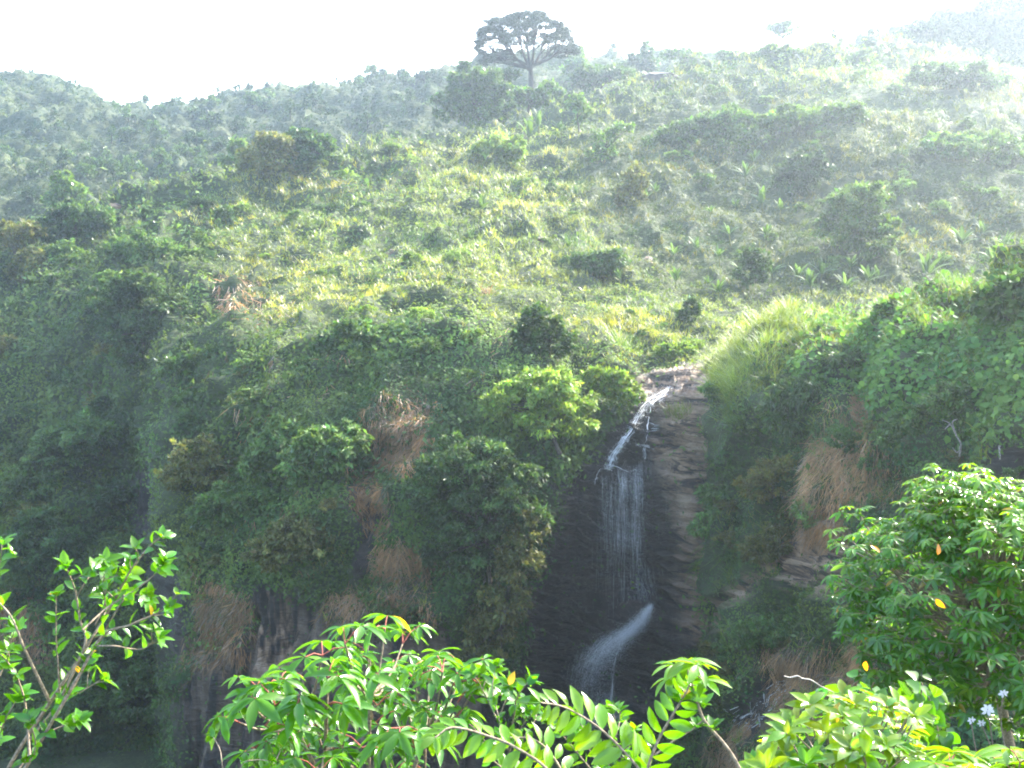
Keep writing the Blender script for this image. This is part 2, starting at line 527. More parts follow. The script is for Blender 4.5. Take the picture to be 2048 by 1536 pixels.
# main hillside with the gorge wall and the falls
crest_main = [(-600, 640), (-200, 560), (0, 500), (60, 480), (120, 458), (240, 415), (350, 385), (480, 362), (560, 352), (700, 316), (870, 285), (1000, 247),
              (1100, 226), (1180, 200), (1290, 160), (1380, 132), (1500, 118), (1640, 108), (1760, 106), (1900, 128), (2000, 150), (2060, 185), (2300, 250), (2600, 330)]
cols_main = {
    -600: [(1700, 62), (1300, 66), (1000, 72), (800, 78), (640, 84)],
    0: [(1700, 60), (1300, 70), (1000, 80), (850, 86), (700, 95), (600, 106), (500, 128)],
    200: [(1700, 60), (1300, 68), (1000, 78), (850, 84), (700, 92), (560, 106), (430, 140)],
    300: [(1700, 60), (1300, 69), (1000, 77), (850, 80), (700, 84), (600, 92), (500, 110), (400, 145)],
    375: [(1700, 51), (1400, 54), (1200, 56), (1000, 60), (850, 67), (700, 76), (600, 88), (500, 108), (380, 148)],
    500: [(1700, 49), (1400, 51), (1200, 53), (1000, 56), (800, 62), (690, 69), (645, 76), (590, 86), (500, 104), (360, 152)],
    700: [(1700, 47), (1400, 49), (1200, 50), (1000, 53), (800, 58), (680, 64), (630, 74), (560, 86), (480, 102), (400, 126), (315, 160)],
    900: [(1700, 47), (1400, 49), (1200, 50), (1000, 52), (800, 56), (690, 61), (630, 72), (560, 84), (480, 100), (400, 128), (285, 175)],
    1050: [(1700, 49), (1300, 51.5), (1000, 53), (850, 55), (740, 59), (660, 68), (600, 78), (500, 98), (400, 130), (240, 195)],
    1150: [(1700, 50.5), (1300, 53), (1000, 55), (900, 56), (800, 58.5), (740, 63), (660, 71), (600, 80), (500, 100), (400, 132), (300, 168), (210, 205)],
    1290: [(1700, 49), (1450, 50.5), (1250, 52), (1180, 54.5), (950, 55.2), (935, 56), (850, 57.2), (800, 58.5), (765, 61), (740, 64), (660, 72), (600, 80), (500, 102), (400, 135), (300, 172), (160, 235)],
    1390: [(1700, 48), (1450, 49.5), (1250, 51), (1000, 53), (850, 55.5), (800, 57.5), (760, 61), (735, 64), (660, 72), (600, 82), (500, 104), (400, 138), (300, 172), (130, 245)],
    1700: [(1700, 52), (1000, 56), (700, 70), (620, 84), (500, 106), (430, 122), (370, 138), (300, 152), (230, 178), (180, 205), (108, 250)],
    2060: [(1700, 52), (1000, 56), (700, 70), (620, 84), (500, 104), (420, 118), (350, 136), (280, 156), (185, 235)],
    2600: [(1700, 52), (1000, 56), (700, 70), (620, 84), (500, 104), (330, 140)],
}
S1 = Sheet(crest_main, 1700, cols_main, -350, 2350, 660, 470, (10, 60, 0.5))
D1 = S1.P[..., 1]
rock_polys = [
    ([(1275, 757), (1350, 748), (1440, 748), (1440, 900), (1425, 1100), (1410, 1250), (1400, 1400), (1330, 1480), (1150, 1540), (1060, 1500), (1015, 1400), (1030, 1250), (1085, 1100),
      (1095, 980), (1150, 930), (1190, 905), (1245, 840), (1265, 800)], 14),
    ([(360, 1700), (365, 1390), (420, 1330), (500, 1260), (510, 1180), (560, 1165), (620, 1200), (680, 1260), (760, 1240), (860, 1230), (930, 1280), (960, 1350), (1000, 1420), (1060, 1500), (1060, 1700)], 18),
    ([(690, 960), (745, 985), (800, 1040), (760, 1080), (740, 1150), (700, 1160), (715, 1060)], 12),
    ([(265, 940), (330, 900), (340, 1000), (330, 1100), (380, 1160), (390, 1300), (340, 1330), (300, 1150), (255, 1050)], 22),
    ([(1290, 148), (1345, 140), (1355, 165), (1300, 178)], 6),
    ([(175, 800), (220, 780), (225, 820), (190, 830)], 10),
]
def rockmask1(px, py, p):
    n = fbm(p, 1.6, 5, 3) * 16
    m = 0
    for poly, soft in rock_polys:
        m = np.maximum(m, polymask(px + n, py + n * 0.7, poly, soft))
    return m
RK1 = rockmask1(S1.PX, S1.PY, S1.P)
meadow_poly = [(470, 385), (700, 325), (1000, 255), (1300, 170), (1640, 115), (2200, 160), (2200, 640), (1500, 700), (1430, 748), (1280, 748), (1170, 700), (1040, 660), (900, 628), (640, 645), (585, 690), (540, 640), (470, 540), (400, 460)]
def meadow(px, py):
    return polymask(px, py, meadow_poly, 30)
MD1 = meadow(S1.PX, S1.PY)
amp = np.clip(D1 / 60, 0.8, 3.2)
lump = 1.0 * billow(S1.P, 4.2, 3) * amp * (1 - 0.45 * MD1) + 0.30 * billow(S1.P, 1.3, 9) * np.clip(amp, 0, 1.5) * (1 - 0.6 * MD1) + 1.6 * fbm(S1.P, 22, 21, 3) * amp * 0.7
ps = S1.P @ np.array([[math.cos(R(24)), 0, math.sin(R(24))], [0, 1, 0], [-math.sin(R(24)), 0, math.cos(R(24))]])
strata = 0.55 * fbm(ps * np.array([0.22, 0.4, 1.0]), 0.9, 77, 4) + 0.5 * fbm(S1.P, 3.0, 78, 3)
strata += 0.45 * np.round(fbm(ps * np.array([0.15, 0.25, 1.0]), 1.3, 79, 2) * 2) / 2
_t = R(-20)
_sx = S1.P @ np.array([-math.sin(_t), 0.25, math.cos(_t)])
_w = _sx / 0.75 + 1.1 * fbm(S1.P, 3.0, 95, 3) + 0.25 * fbm(S1.P, .7, 96, 2)
_saw = (_w - np.floor(_w))
_w2 = _sx / 0.28 + 1.4 * fbm(S1.P, 2.0, 97, 3)
_saw2 = (_w2 - np.floor(_w2))
strata = strata * 0.6 + (1.0 * _saw * (0.6 + 0.5 * vnoise(S1.P / 2.2, 98)) + 0.28 * _saw2 * (0.7 + 0.6 * vnoise(S1.P / 1.5, 99))) * np.clip((S1.PX - 1000) / 60, 0.35, 1)
_col = S1.P * np.array([1, 1, .1])
strata = np.where(S1.PX < 1000, 0.9 * fbm(_col, 1.5, 141, 3) + 0.35 * fbm(_col, .5, 142, 2), strata)
S1.displace(np.where(S1.PY < 200, 0.6, 1.0) * (lump * (1 - RK1) + strata * RK1))
tan1 = np.clip(polymask(S1.PX, S1.PY, [(1330, 820), (1460, 800), (1460, 1330), (1370, 1260), (1370, 1130), (1345, 960), (1310, 900)], 22) + polymask(S1.PX, S1.PY, [(1270, 745), (1440, 745), (1440, 800), (1300, 815)], 18)
               + 0.7 * polymask(S1.PX, S1.PY, [(525, 1180), (575, 1180), (590, 1360), (520, 1360)], 12) + 0.45 * polymask(S1.PX, S1.PY, [(640, 1270), (900, 1260), (960, 1400), (900, 1700), (600, 1700)], 30)
               + 0.25 * polymask(S1.PX, S1.PY, [(365, 1300), (640, 1200), (640, 1700), (365, 1700)], 40) + polymask(S1.PX, S1.PY, [(175, 790), (225, 775), (230, 830), (180, 840)], 8), 0, 1)
S1.Pw = S1.P.copy()                        # smoothed surface the water runs over
for _ in range(40):
    S1.Pw[1:-1] = (S1.Pw[:-2] + 2 * S1.Pw[1:-1] + S1.Pw[2:]) / 4
    S1.Pw[:, 1:-1] = (S1.Pw[:, :-2] + 2 * S1.Pw[:, 1:-1] + S1.Pw[:, 2:]) / 4
hill = S1.build('hillside', M_TERRAIN, np.stack([RK1, tan1, (S1.PX < 1000) * 1.0], -1))

# right-hand spur
crest_spur = [(1365, 790), (1412, 755), (1450, 712), (1500, 672), (1560, 650), (1640, 655), (1700, 648), (1760, 630), (1800, 615), (1880, 612), (1950, 592), (2000, 566), (2048, 535), (2200, 470), (2500, 400)]
cols_spur = {
    1368: [(1700, 62), (790, 66)],
    1412: [(1700, 52), (1250, 54), (1100, 56), (900, 58), (740, 64)],
    1456: [(1700, 44), (1400, 46), (1200, 48), (1000, 50), (850, 51), (760, 53), (700, 59)],
    1550: [(1700, 36), (1500, 39), (1330, 42), (1200, 44), (1100, 45.5), (900, 47), (800, 48), (720, 51), (650, 57)],
    1700: [(1700, 32), (1500, 35), (1300, 38), (1150, 40), (1050, 41), (950, 42), (850, 43), (740, 45), (645, 52)],
    1900: [(1700, 30), (1300, 33), (1000, 36), (900, 36.5), (780, 38), (680, 41), (610, 45)],
    2050: [(1700, 29), (1300, 31), (1000, 33), (850, 34), (700, 36), (600, 38.5), (535, 41)],
    2500: [(1700, 27), (1000, 30), (700, 32), (400, 38)],
}
S3 = Sheet(crest_spur, 1700, cols_spur, 1375, 2400, 330, 330, (10, 22, 0.75))
spur_rock = [
    ([(1380, 1262), (1400, 1225), (1470, 1200), (1530, 1130), (1580, 1075), (1650, 1030), (1720, 1000), (1740, 1060), (1700, 1130), (1600, 1180), (1570, 1130), (1500, 1230), (1470, 1262), (1400, 1275)], 12),
    ([(1480, 1440), (1530, 1385), (1590, 1330), (1640, 1345), (1600, 1420), (1560, 1480), (1500, 1490)], 12),
    ([(1990, 890), (2060, 880), (2060, 960), (2000, 960)], 14),
    ([(1640, 1160), (1720, 1120), (1740, 1230), (1660, 1200)], 12),
]
RK3 = 0
n3_ = fbm(S3.P, 1.4, 15, 3) * 16
for poly, soft in spur_rock:
    RK3 = np.maximum(RK3, polymask(S3.PX + n3_, S3.PY + n3_, poly, soft))
ps = S3.P @ np.array([[math.cos(R(24)), 0, math.sin(R(24))], [0, 1, 0], [-math.sin(R(24)), 0, math.cos(R(24))]])
_w3 = S3.P @ np.array([-math.sin(R(28)), 0.25, math.cos(R(28))]) / 0.8 + 1.0 * fbm(S3.P, 3.0, 195, 3)
_saw3 = (_w3 - np.floor(_w3)) * (0.6 + 0.5 * vnoise(S3.P / 2.0, 198))
S3.displace((0.75 * billow(S3.P, 3.2, 43) + 0.25 * billow(S3.P, 1.1, 49) + 0.8 * fbm(S3.P, 9, 51, 3)) * (1 - RK3) + RK3 * (0.8 * _saw3 + 0.25 * fbm(ps * np.array([0.22, 0.4, 1.0]), 0.8, 83, 4)))
spur = S3.build('spur_terrain', M_TERRAIN, np.stack([RK3, np.clip(polymask(S3.PX, S3.PY, [(1380, 1210), (1760, 990), (1760, 1240), (1380, 1290)], 20), 0, 1), 0 * RK3], -1))

# far ridge to the left and behind, far hill at upper right
crest_far = [(-500, 175), (-100, 168), (0, 160), (90, 155), (140, 162), (200, 192), (250, 205), (290, 214), (400, 210), (520, 192), (620, 178), (700, 166), (780, 154), (900, 142), (1000, 136), (1150, 134), (1300, 128), (1420, 140), (1600, 180), (1800, 240)]
cols_far = {
    -500: [(700, 150), (450, 210), (300, 290), (170, 380)],
    0: [(700, 150), (450, 215), (300, 295), (160, 390)],
    300: [(700, 150), (450, 225), (300, 330), (214, 430)],
    700: [(700, 160), (400, 240), (280, 320), (166, 440)],
    1000: [(700, 170), (350, 250), (220, 330), (136, 420)],
    1800: [(700, 190), (350, 280), (220, 340), (180, 400)],
}
crest_far = [(x_, y_ + (8 if x_ < 200 or x_ > 900 else 16)) for x_, y_ in crest_far]
S4 = Sheet(crest_far, 700, {k_: [(p_, y_ * 0.95) for p_, y_ in v_] for k_, v_ in cols_far.items()}, -450, 1750, 330, 150, (8, 90, 0.5))
S4.displace(2.6 * billow(S4.P, 11, 61) + 1.0 * billow(S4.P, 4.5, 63) + 4 * fbm(S4.P, 60, 65, 3))
S4.build('far_hills', M_TERRAIN, np.zeros(S4.P.shape))
crest_r = [(1450, 230), (1550, 180), (1640, 130), (1720, 106), (1800, 79), (1900, 51), (1960, 38), (2000, 14), (2048, -12), (2300, -70), (2600, -60)]
cols_r = {1450: [(400, 240), (250, 270), (150, 300)], 1800: [(400, 240), (250, 260), (80, 310)], 2600: [(400, 235), (250, 250), (-60, 300)]}
S5 = Sheet(crest_r, 400, cols_r, 1460, 2560, 170, 110, (8, 90, 0.5))
S5.displace(2.4 * billow(S5.P, 10, 71) + 1.0 * billow(S5.P, 4.5, 73) + 3 * fbm(S5.P, 50, 75, 3))
S5.build('upper_hill', M_TERRAIN, np.zeros(S5.P.shape))

# bank below the camera running down into the gorge
gx, gy = np.meshgrid(np.linspace(-70, 70, 141), np.linspace(-25, 64, 120))
gz = np.where(gy > 0, -1.75 - 0.67 * gy, -1.75 - 0.02 * gy)
gz = np.maximum(gz, -32.5 - 0.06 * np.abs(gx))
gp = np.stack([gx, gy, gz], -1)
gp[..., 2] += 0.18 * fbm(gp, 2.5, 91, 3) * np.clip(gy / 6, 0, 1)
a = Acc()
i = np.arange(119)[:, None] * 141 + np.arange(140)[None]
a.add(gp.reshape(-1, 3), np.stack([i, i + 1, i + 142, i + 141], -1).reshape(-1, 4), (0, 0, 0))
tag(a.build('ground', M_TERRAIN, smooth=True), kind='structure')

# ------------------------------------------------------------------ plants that cover the slopes
def palette(p, base, var=0.25, lam=5.0, seed=0, hue=0.25):
    """Leaf colours: patches of species plus leaf to leaf differences."""
    k = len(p)
    base = np.asarray(base, float)
    n1 = fbm(p, lam, seed, 2); n2 = fbm(p, lam * 0.35, seed + 5, 2)
    br = np.exp(np.asarray(var) * (1.1 * n1 + 0.7 * n2) + rng.normal(0, 0.12, k))
    hu = hue * (n2 * 0.8 + fbm(p, lam * 1.7, seed + 9, 2)) + rng.normal(0, 0.08, k)
    c = np.broadcast_to(base, (k, 3)) * br[:, None]
    return np.clip(c * np.stack([1 + hu, 1 + 0.25 * hu, 1 - 0.5 * hu], -1), 0.004, 0.6)

def scatter_leaves(acc, p, n, size, col, up=0.85, jit=0.38, lift=0.3, droop=0.35, wide=1.0):
    k = len(p)
    nn = nrm(n + np.array([0, 0, up]) + rng.normal(size=(k, 3)) * jit)
    d = rng.normal(size=(k, 3)); d[:, 2] -= droop
    d = d - (d * n).sum(-1, keepdims=True) * n * 0.6
    s = size * np.exp(rng.normal(0, 0.28, k))
    pos = p + n * (rng.exponential(lift, k) * np.clip(size / 0.17, 0.6, 3))[:, None]
    put(acc, LEAF_V, LEAF_F, pos, frames(nrm(d), nn), np.stack([s * wide, s, s], -1), col)

def scatter_tufts(acc, p, n, nb, length, width, col, lean=0.35, hang=0.0, spread=0.2):
    """Tufts of blades. hang > 0 bends them down the slope."""
    k = len(p)
    P = np.repeat(p, nb, 0); Nn = np.repeat(n, nb, 0)
    m = k * nb
    L = np.repeat(length, nb) * rng.uniform(0.5, 1.15, m)
    off = rng.normal(size=(m, 3)) * spread * np.repeat(length, nb)[:, None]
    off -= (off * Nn).sum(-1, keepdims=True) * Nn
    d = np.array([0, 0, 1.0]) + rng.normal(size=(m, 3)) * lean + off * 0.5 / np.maximum(L[:, None], .1)
    if hang:
        d = d * (1 - hang) + hang * (np.array([0, 0, -1.0]) + 0.55 * Nn + rng.normal(size=(m, 3)) * 0.22)
    d = nrm(d)
    side = nrm(np.cross(d, rng.normal(size=(m, 3))))
    z = np.cross(side, d)
    bend = np.where(z[:, 2] > 0, -1, 1)[:, None]
    rot = np.stack([side * bend, d, z * bend], -1)
    W = np.repeat(width, nb) * rng.uniform(0.7, 1.3, m)
    C = np.repeat(col, nb, 0) * np.exp(rng.normal(0, 0.2, m))[:, None]
    sc = np.stack([W, L, L], -1)
    put(acc, BLADE_V[:4], BLADE_F4, P + off, rot, sc, C)
    put(acc, BLADE_V[[3, 2, 4]], np.array([[0, 1, 2]]), P + off, rot, sc, C)

dry_polys = [[(425, 575), (470, 555), (540, 580), (535, 650), (450, 660)], [(555, 600), (600, 590), (590, 640), (550, 640)],
             [(770, 850), (820, 790), (860, 800), (870, 900), (840, 960), (770, 960), (740, 920)], [(690, 930), (750, 920), (780, 1000), (720, 1040)],
             [(640, 1190), (700, 1170), (740, 1220), (720, 1260), (640, 1240)], [(740, 1100), (800, 1080), (870, 1120), (860, 1210), (760, 1200)],
             [(0, 1170), (90, 1180), (100, 1330), (0, 1340)], [(410, 1150), (500, 1200), (490, 1320), (380, 1330)]]
dry_spur = [[(1660, 900), (1700, 800), (1760, 800), (1790, 900), (1790, 1000), (1700, 1010), (1640, 1000)], [(1540, 1340), (1600, 1300), (1740, 1300), (1780, 1440), (1600, 1480), (1560, 1420)],
            [(1470, 1460), (1520, 1440), (1540, 1700), (1440, 1700)], [(1600, 1000), (1720, 980), (1700, 1080), (1600, 1080)], [(1880, 960), (2060, 970), (2060, 1040), (1900, 1010)]]

def region(px, py, p, polys, soft=14, wob=14, seed=33):
    w = fbm(p, 2.0, seed, 3) * wob
    m = np.zeros(px.shape)
    for q in polys:
        m = np.maximum(m, polymask(px + w, py + w * 0.6, q, soft))
    return m

def cover_hill():
    leaves, grass, dry = Acc(), Acc(), Acc()
    # leafy scrub
    p, n, px, py = S1.sample(620000, 3)
    D = p[:, 1]
    rk = rockmask1(px, py, p)
    md = meadow(px, py)
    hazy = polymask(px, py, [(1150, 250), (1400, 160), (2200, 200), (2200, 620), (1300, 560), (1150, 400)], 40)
    patch = fbm(p, 7.0, 101, 3)
    grassy = np.clip(md * (0.62 + 0.5 * patch - 0.22 * hazy), 0, 0.92)
    keep = (rng.random(len(p)) > rk * 0.985) & (rng.random(len(p)) > grassy * 0.5)
    keep &= rng.random(len(p)) > 0.9 * region(px, py, p, dry_polys)
    p, n, D, px, py, md, hazy = p[keep], n[keep], D[keep], px[keep], py[keep], md[keep], hazy[keep]
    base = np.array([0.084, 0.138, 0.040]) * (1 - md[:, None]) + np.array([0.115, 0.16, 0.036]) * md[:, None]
    base = base * (1 - 0.5 * hazy[:, None]) + np.array([0.0, 0.0, 0.010]) * hazy[:, None]  # blue-grey shade and haze of the right bowl painted into the leaf colour
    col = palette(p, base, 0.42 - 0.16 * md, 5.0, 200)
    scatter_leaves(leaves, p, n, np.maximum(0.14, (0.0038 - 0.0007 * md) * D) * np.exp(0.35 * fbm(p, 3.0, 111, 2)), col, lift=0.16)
    # grass
    p, n, px, py = S1.sample(105000, 3)
    D = p[:, 1]
    rk = rockmask1(px, py, p)
    md = meadow(px, py)
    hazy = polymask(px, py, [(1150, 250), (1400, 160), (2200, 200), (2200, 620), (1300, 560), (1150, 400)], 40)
    patch = fbm(p, 7.0, 101, 3)
    keep = (rng.random(len(p)) > rk) & (rng.random(len(p)) < np.clip(md * (0.72 + 0.7 * patch - 0.25 * hazy) + 0.04, 0.03, 1))
    p, n, D, hz = p[keep], n[keep], D[keep], hazy[keep]
    col = palette(p, np.array([0.20, 0.225, 0.048]) * (1 - 0.5 * hz[:, None]), 0.26, 6.0, 230, 0.3)  # blades in the bowl darkened likewise for its shade and haze
    pale = (fbm(p, 4, 240, 2) + rng.normal(0, .3, len(p))) > 0.7
    col[pale] = col[pale] * 0.6 + np.array([0.10, 0.085, 0.04])
    big = np.clip(D / 85, 0.8, 2.4)
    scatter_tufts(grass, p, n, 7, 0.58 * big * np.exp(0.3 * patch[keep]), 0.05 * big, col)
    # dry grass
    p, n, px, py = S1.sample(160000, 0)
    m = region(px, py, p, dry_polys) * 0.9
    m = np.maximum(m, 0.05 * (1 - meadow(px, py)) * (1 - rockmask1(px, py, p)) * (fbm(p, 5, 260, 3) > 0.25) * (py > 700) * (px > 380) * (px < 1000))
    keep = rng.random(len(p)) < m
    p, n, D = p[keep], n[keep], p[keep][:, 1]
    col = palette(p, np.broadcast_to([0.36, 0.225, 0.12], p.shape), 0.4, 2.0, 270, 0.15)
    scatter_tufts(dry, p, n, 5, 0.9 * np.clip(D / 60, 0.8, 1.6), 0.04 * D / 50, col, lean=0.3, hang=0.85)
    # green hanging grass fringe on the gorge wall
    p, n, px, py = S1.sample(26000, 0)
    keep = (py > 760) & (px > 360) & (rng.random(len(p)) < np.clip(0.35 * (fbm(p, 3.5, 280, 2) + 0.5), 0, .7)) & (rng.random(len(p)) > rockmask1(px, py, p))
    p, n, D = p[keep], n[keep], p[keep][:, 1]
    col = palette(p, np.broadcast_to([0.07, 0.10, 0.03], p.shape), 0.3, 3.0, 290, 0.3)
    scatter_tufts(grass, p, n, 6, np.full(len(p), 0.8), np.full(len(p), 0.03), col, hang=0.6)
    tag(leaves.build('scrub', M_COVER), kind='stuff')
    tag(grass.build('grass', M_GRASS), kind='stuff')
    tag(dry.build('dry_grass', M_DRY), kind='stuff')
cover_hill()

def cover_spur():
    leaves, vine, dry = Acc(), Acc(), Acc()
    p, n, px, py = S3.sample(170000, 3)
    rkn = fbm(p, 1.4, 15, 3) * 16
    rk = 0
    for q, soft in spur_rock:
        rk = np.maximum(rk, polymask(px + rkn, py + rkn, q, soft))
    vm = polymask(px, py, [(1560, 600), (2500, 380), (2500, 880), (1900, 860), (1800, 830), (1700, 770), (1600, 760), (1540, 700)], 25)
    dm = region(px, py, p, dry_spur, seed=36)
    keep = (rng.random(len(p)) > rk * 0.985) & (rng.random(len(p)) > vm * 0.85) & (rng.random(len(p)) > dm * 0.85)
    q, nq = p[keep], n[keep]
    col = palette(q, np.broadcast_to([0.078, 0.134, 0.040], q.shape), 0.42, 3.0, 310, 0.3)
    scatter_leaves(leaves, q, nq, 0.145 * np.exp(0.35 * fbm(q, 2.0, 312, 2)), col, lift=0.13)
    q, nq = p, None
    sel = rng.random(len(p)) < vm * 0.72
    q, nq = p[sel], n[sel]
    k = len(q)
    col = palette(q, np.broadcast_to([0.10, 0.20, 0.045], q.shape), 0.25, 2.5, 330, 0.15)
    hex_v = np.array([[0, 0, 0], [-.38, .18, .03], [-.42, .55, 0], [0, 1, -.12], [.42, .55, 0], [.38, .18, .03]])
    hex_f = np.array([[0, 5, 4, 3], [0, 3, 2, 1]])
    nn = nrm(nq * 0.8 + np.array([0, -0.1, 0.9]) + rng.normal(size=(k, 3)) * 0.36)
    d = rng.normal(size=(k, 3)) * 0.8 + np.array([0, -0.4, -0.7])
    s = 0.22 * np.exp(rng.normal(0, 0.25, k))
    put(vine, hex_v, hex_f, q + nq * rng.exponential(0.14, k)[:, None], frames(nrm(d), nn), np.stack([s, s, s], -1), col)
    sel = rng.random(len(p)) < dm * 0.30
    q, nq = p[sel], n[sel]
    col = palette(q, np.broadcast_to([0.36, 0.23, 0.125], q.shape), 0.4, 2.0, 350, 0.15)
    scatter_tufts(dry, q, nq, 5, np.full(len(q), 0.85), np.full(len(q), 0.022), col, lean=0.3, hang=0.85)
    # mixed grass between the scrub, bright tall grass along the edge of the spur
    g = Acc()
    edge = np.clip(1.15 - 0.011 * (py - np.interp(px, *zip(*crest_spur))), 0, 1) * (px < 2060) * np.clip((px - 1380) / 60, 0, 1)
    mound = polymask(px, py, [(1410, 760), (1440, 700), (1520, 650), (1600, 640), (1640, 690), (1560, 740), (1470, 850)], 22)
    sel = rng.random(len(p)) < np.maximum(np.maximum(0.25 * edge, 0.42 * mound), 0.04 * (fbm(p, 2.5, 370, 2) > 0.1)) * (1 - rk)
    q, nq, hm = p[sel], n[sel], mound[sel]
    col = palette(q, np.broadcast_to([0.17, 0.22, 0.045], q.shape), 0.3, 3.0, 380, 0.25)
    scatter_tufts(g, q, nq, 6, 0.55 + 0.55 * hm + rng.uniform(0, .3, len(q)), np.full(len(q), 0.022), col, lean=0.4, hang=0.2)
    tag(leaves.build('undergrowth', M_COVER), kind='stuff')
    tag(vine.build('vines', M_COVER), kind='stuff')
    tag(dry.build('dry_grass', M_DRY), kind='stuff')
    tag(g.build('grass', M_GRASS), kind='stuff')
cover_spur()

def cover_far():
    far = Acc()
    for S, cnt, sd in ((S4, 170000, 400), (S5, 60000, 440)):
        p, n, px, py = S.sample(cnt, 2)
        open_ = (fbm(p, 30, sd + 3, 3) > 0.22)
        base = np.where(open_[:, None], [0.042, 0.062, 0.027], [0.027, 0.046, 0.024])  # backlit shade of the far slopes put into the leaf colour
        if S is S5: base = base * 0.55  # darkened again so the sunlit hill still shows against the glare
        col = palette(p, base, 0.40, 14.0, sd, 0.2)
        scatter_leaves(far, p, n, np.maximum(0.5, 0.0036 * p[:, 1]), col, lift=0.18, up=1.1, jit=0.28)
    tag(far.build('far_forest', M_COVER), kind='stuff')
cover_far()

# ------------------------------------------------------------------ the falls
def wspot(x, y):
    P0 = S1.P
    S1.P = S1.Pw
    P, Nn = S1.spot(x, y)
    S1.P = P0
    return at(x, y, P[:, 1] - 0.55), Nn

def surf_path(pts, off=0.06, n=5):
    """Path over the hillside through picture positions, lifted off the rock along its normal."""
    q = smooth_path([(x, y, 0) for x, y in pts], n)
    P, Nn = wspot(q[:, 0], q[:, 1])
    return P + Nn * off, Nn

def ribbon(acc, P, width, Nn):
    t = nrm(np.gradient(P, axis=0))
    view = nrm(P)
    side = nrm(np.cross(t, view))
    w = np.broadcast_to(width, (len(P),))[:, None] * 0.5
    bulge = -view * w * 0.8
    v = np.stack([P - side * w, P + bulge, P + side * w], 1).reshape(-1, 3)
    i = np.arange(len(P) - 1)[:, None] * 3
    f = np.concatenate([i + np.array([[0, 1, 4, 3]]), i + np.array([[1, 2, 5, 4]])])
    acc.add(v, f, (.8, .8, .8))

def flecks(acc, P, size):
    """Small tetrahedral drops."""
    k = len(P)
    tv = np.array([[0, 0, 1.], [.94, 0, -.33], [-.47, .82, -.33], [-.47, -.82, -.33]])
    tf = np.array([[0, 1, 2], [0, 2, 3], [0, 3, 1], [1, 3, 2]])
    d = randdir(k)
    put(acc, tv, tf, P, frames(d, randdir(k)), size, np.full((k, 3), .85))

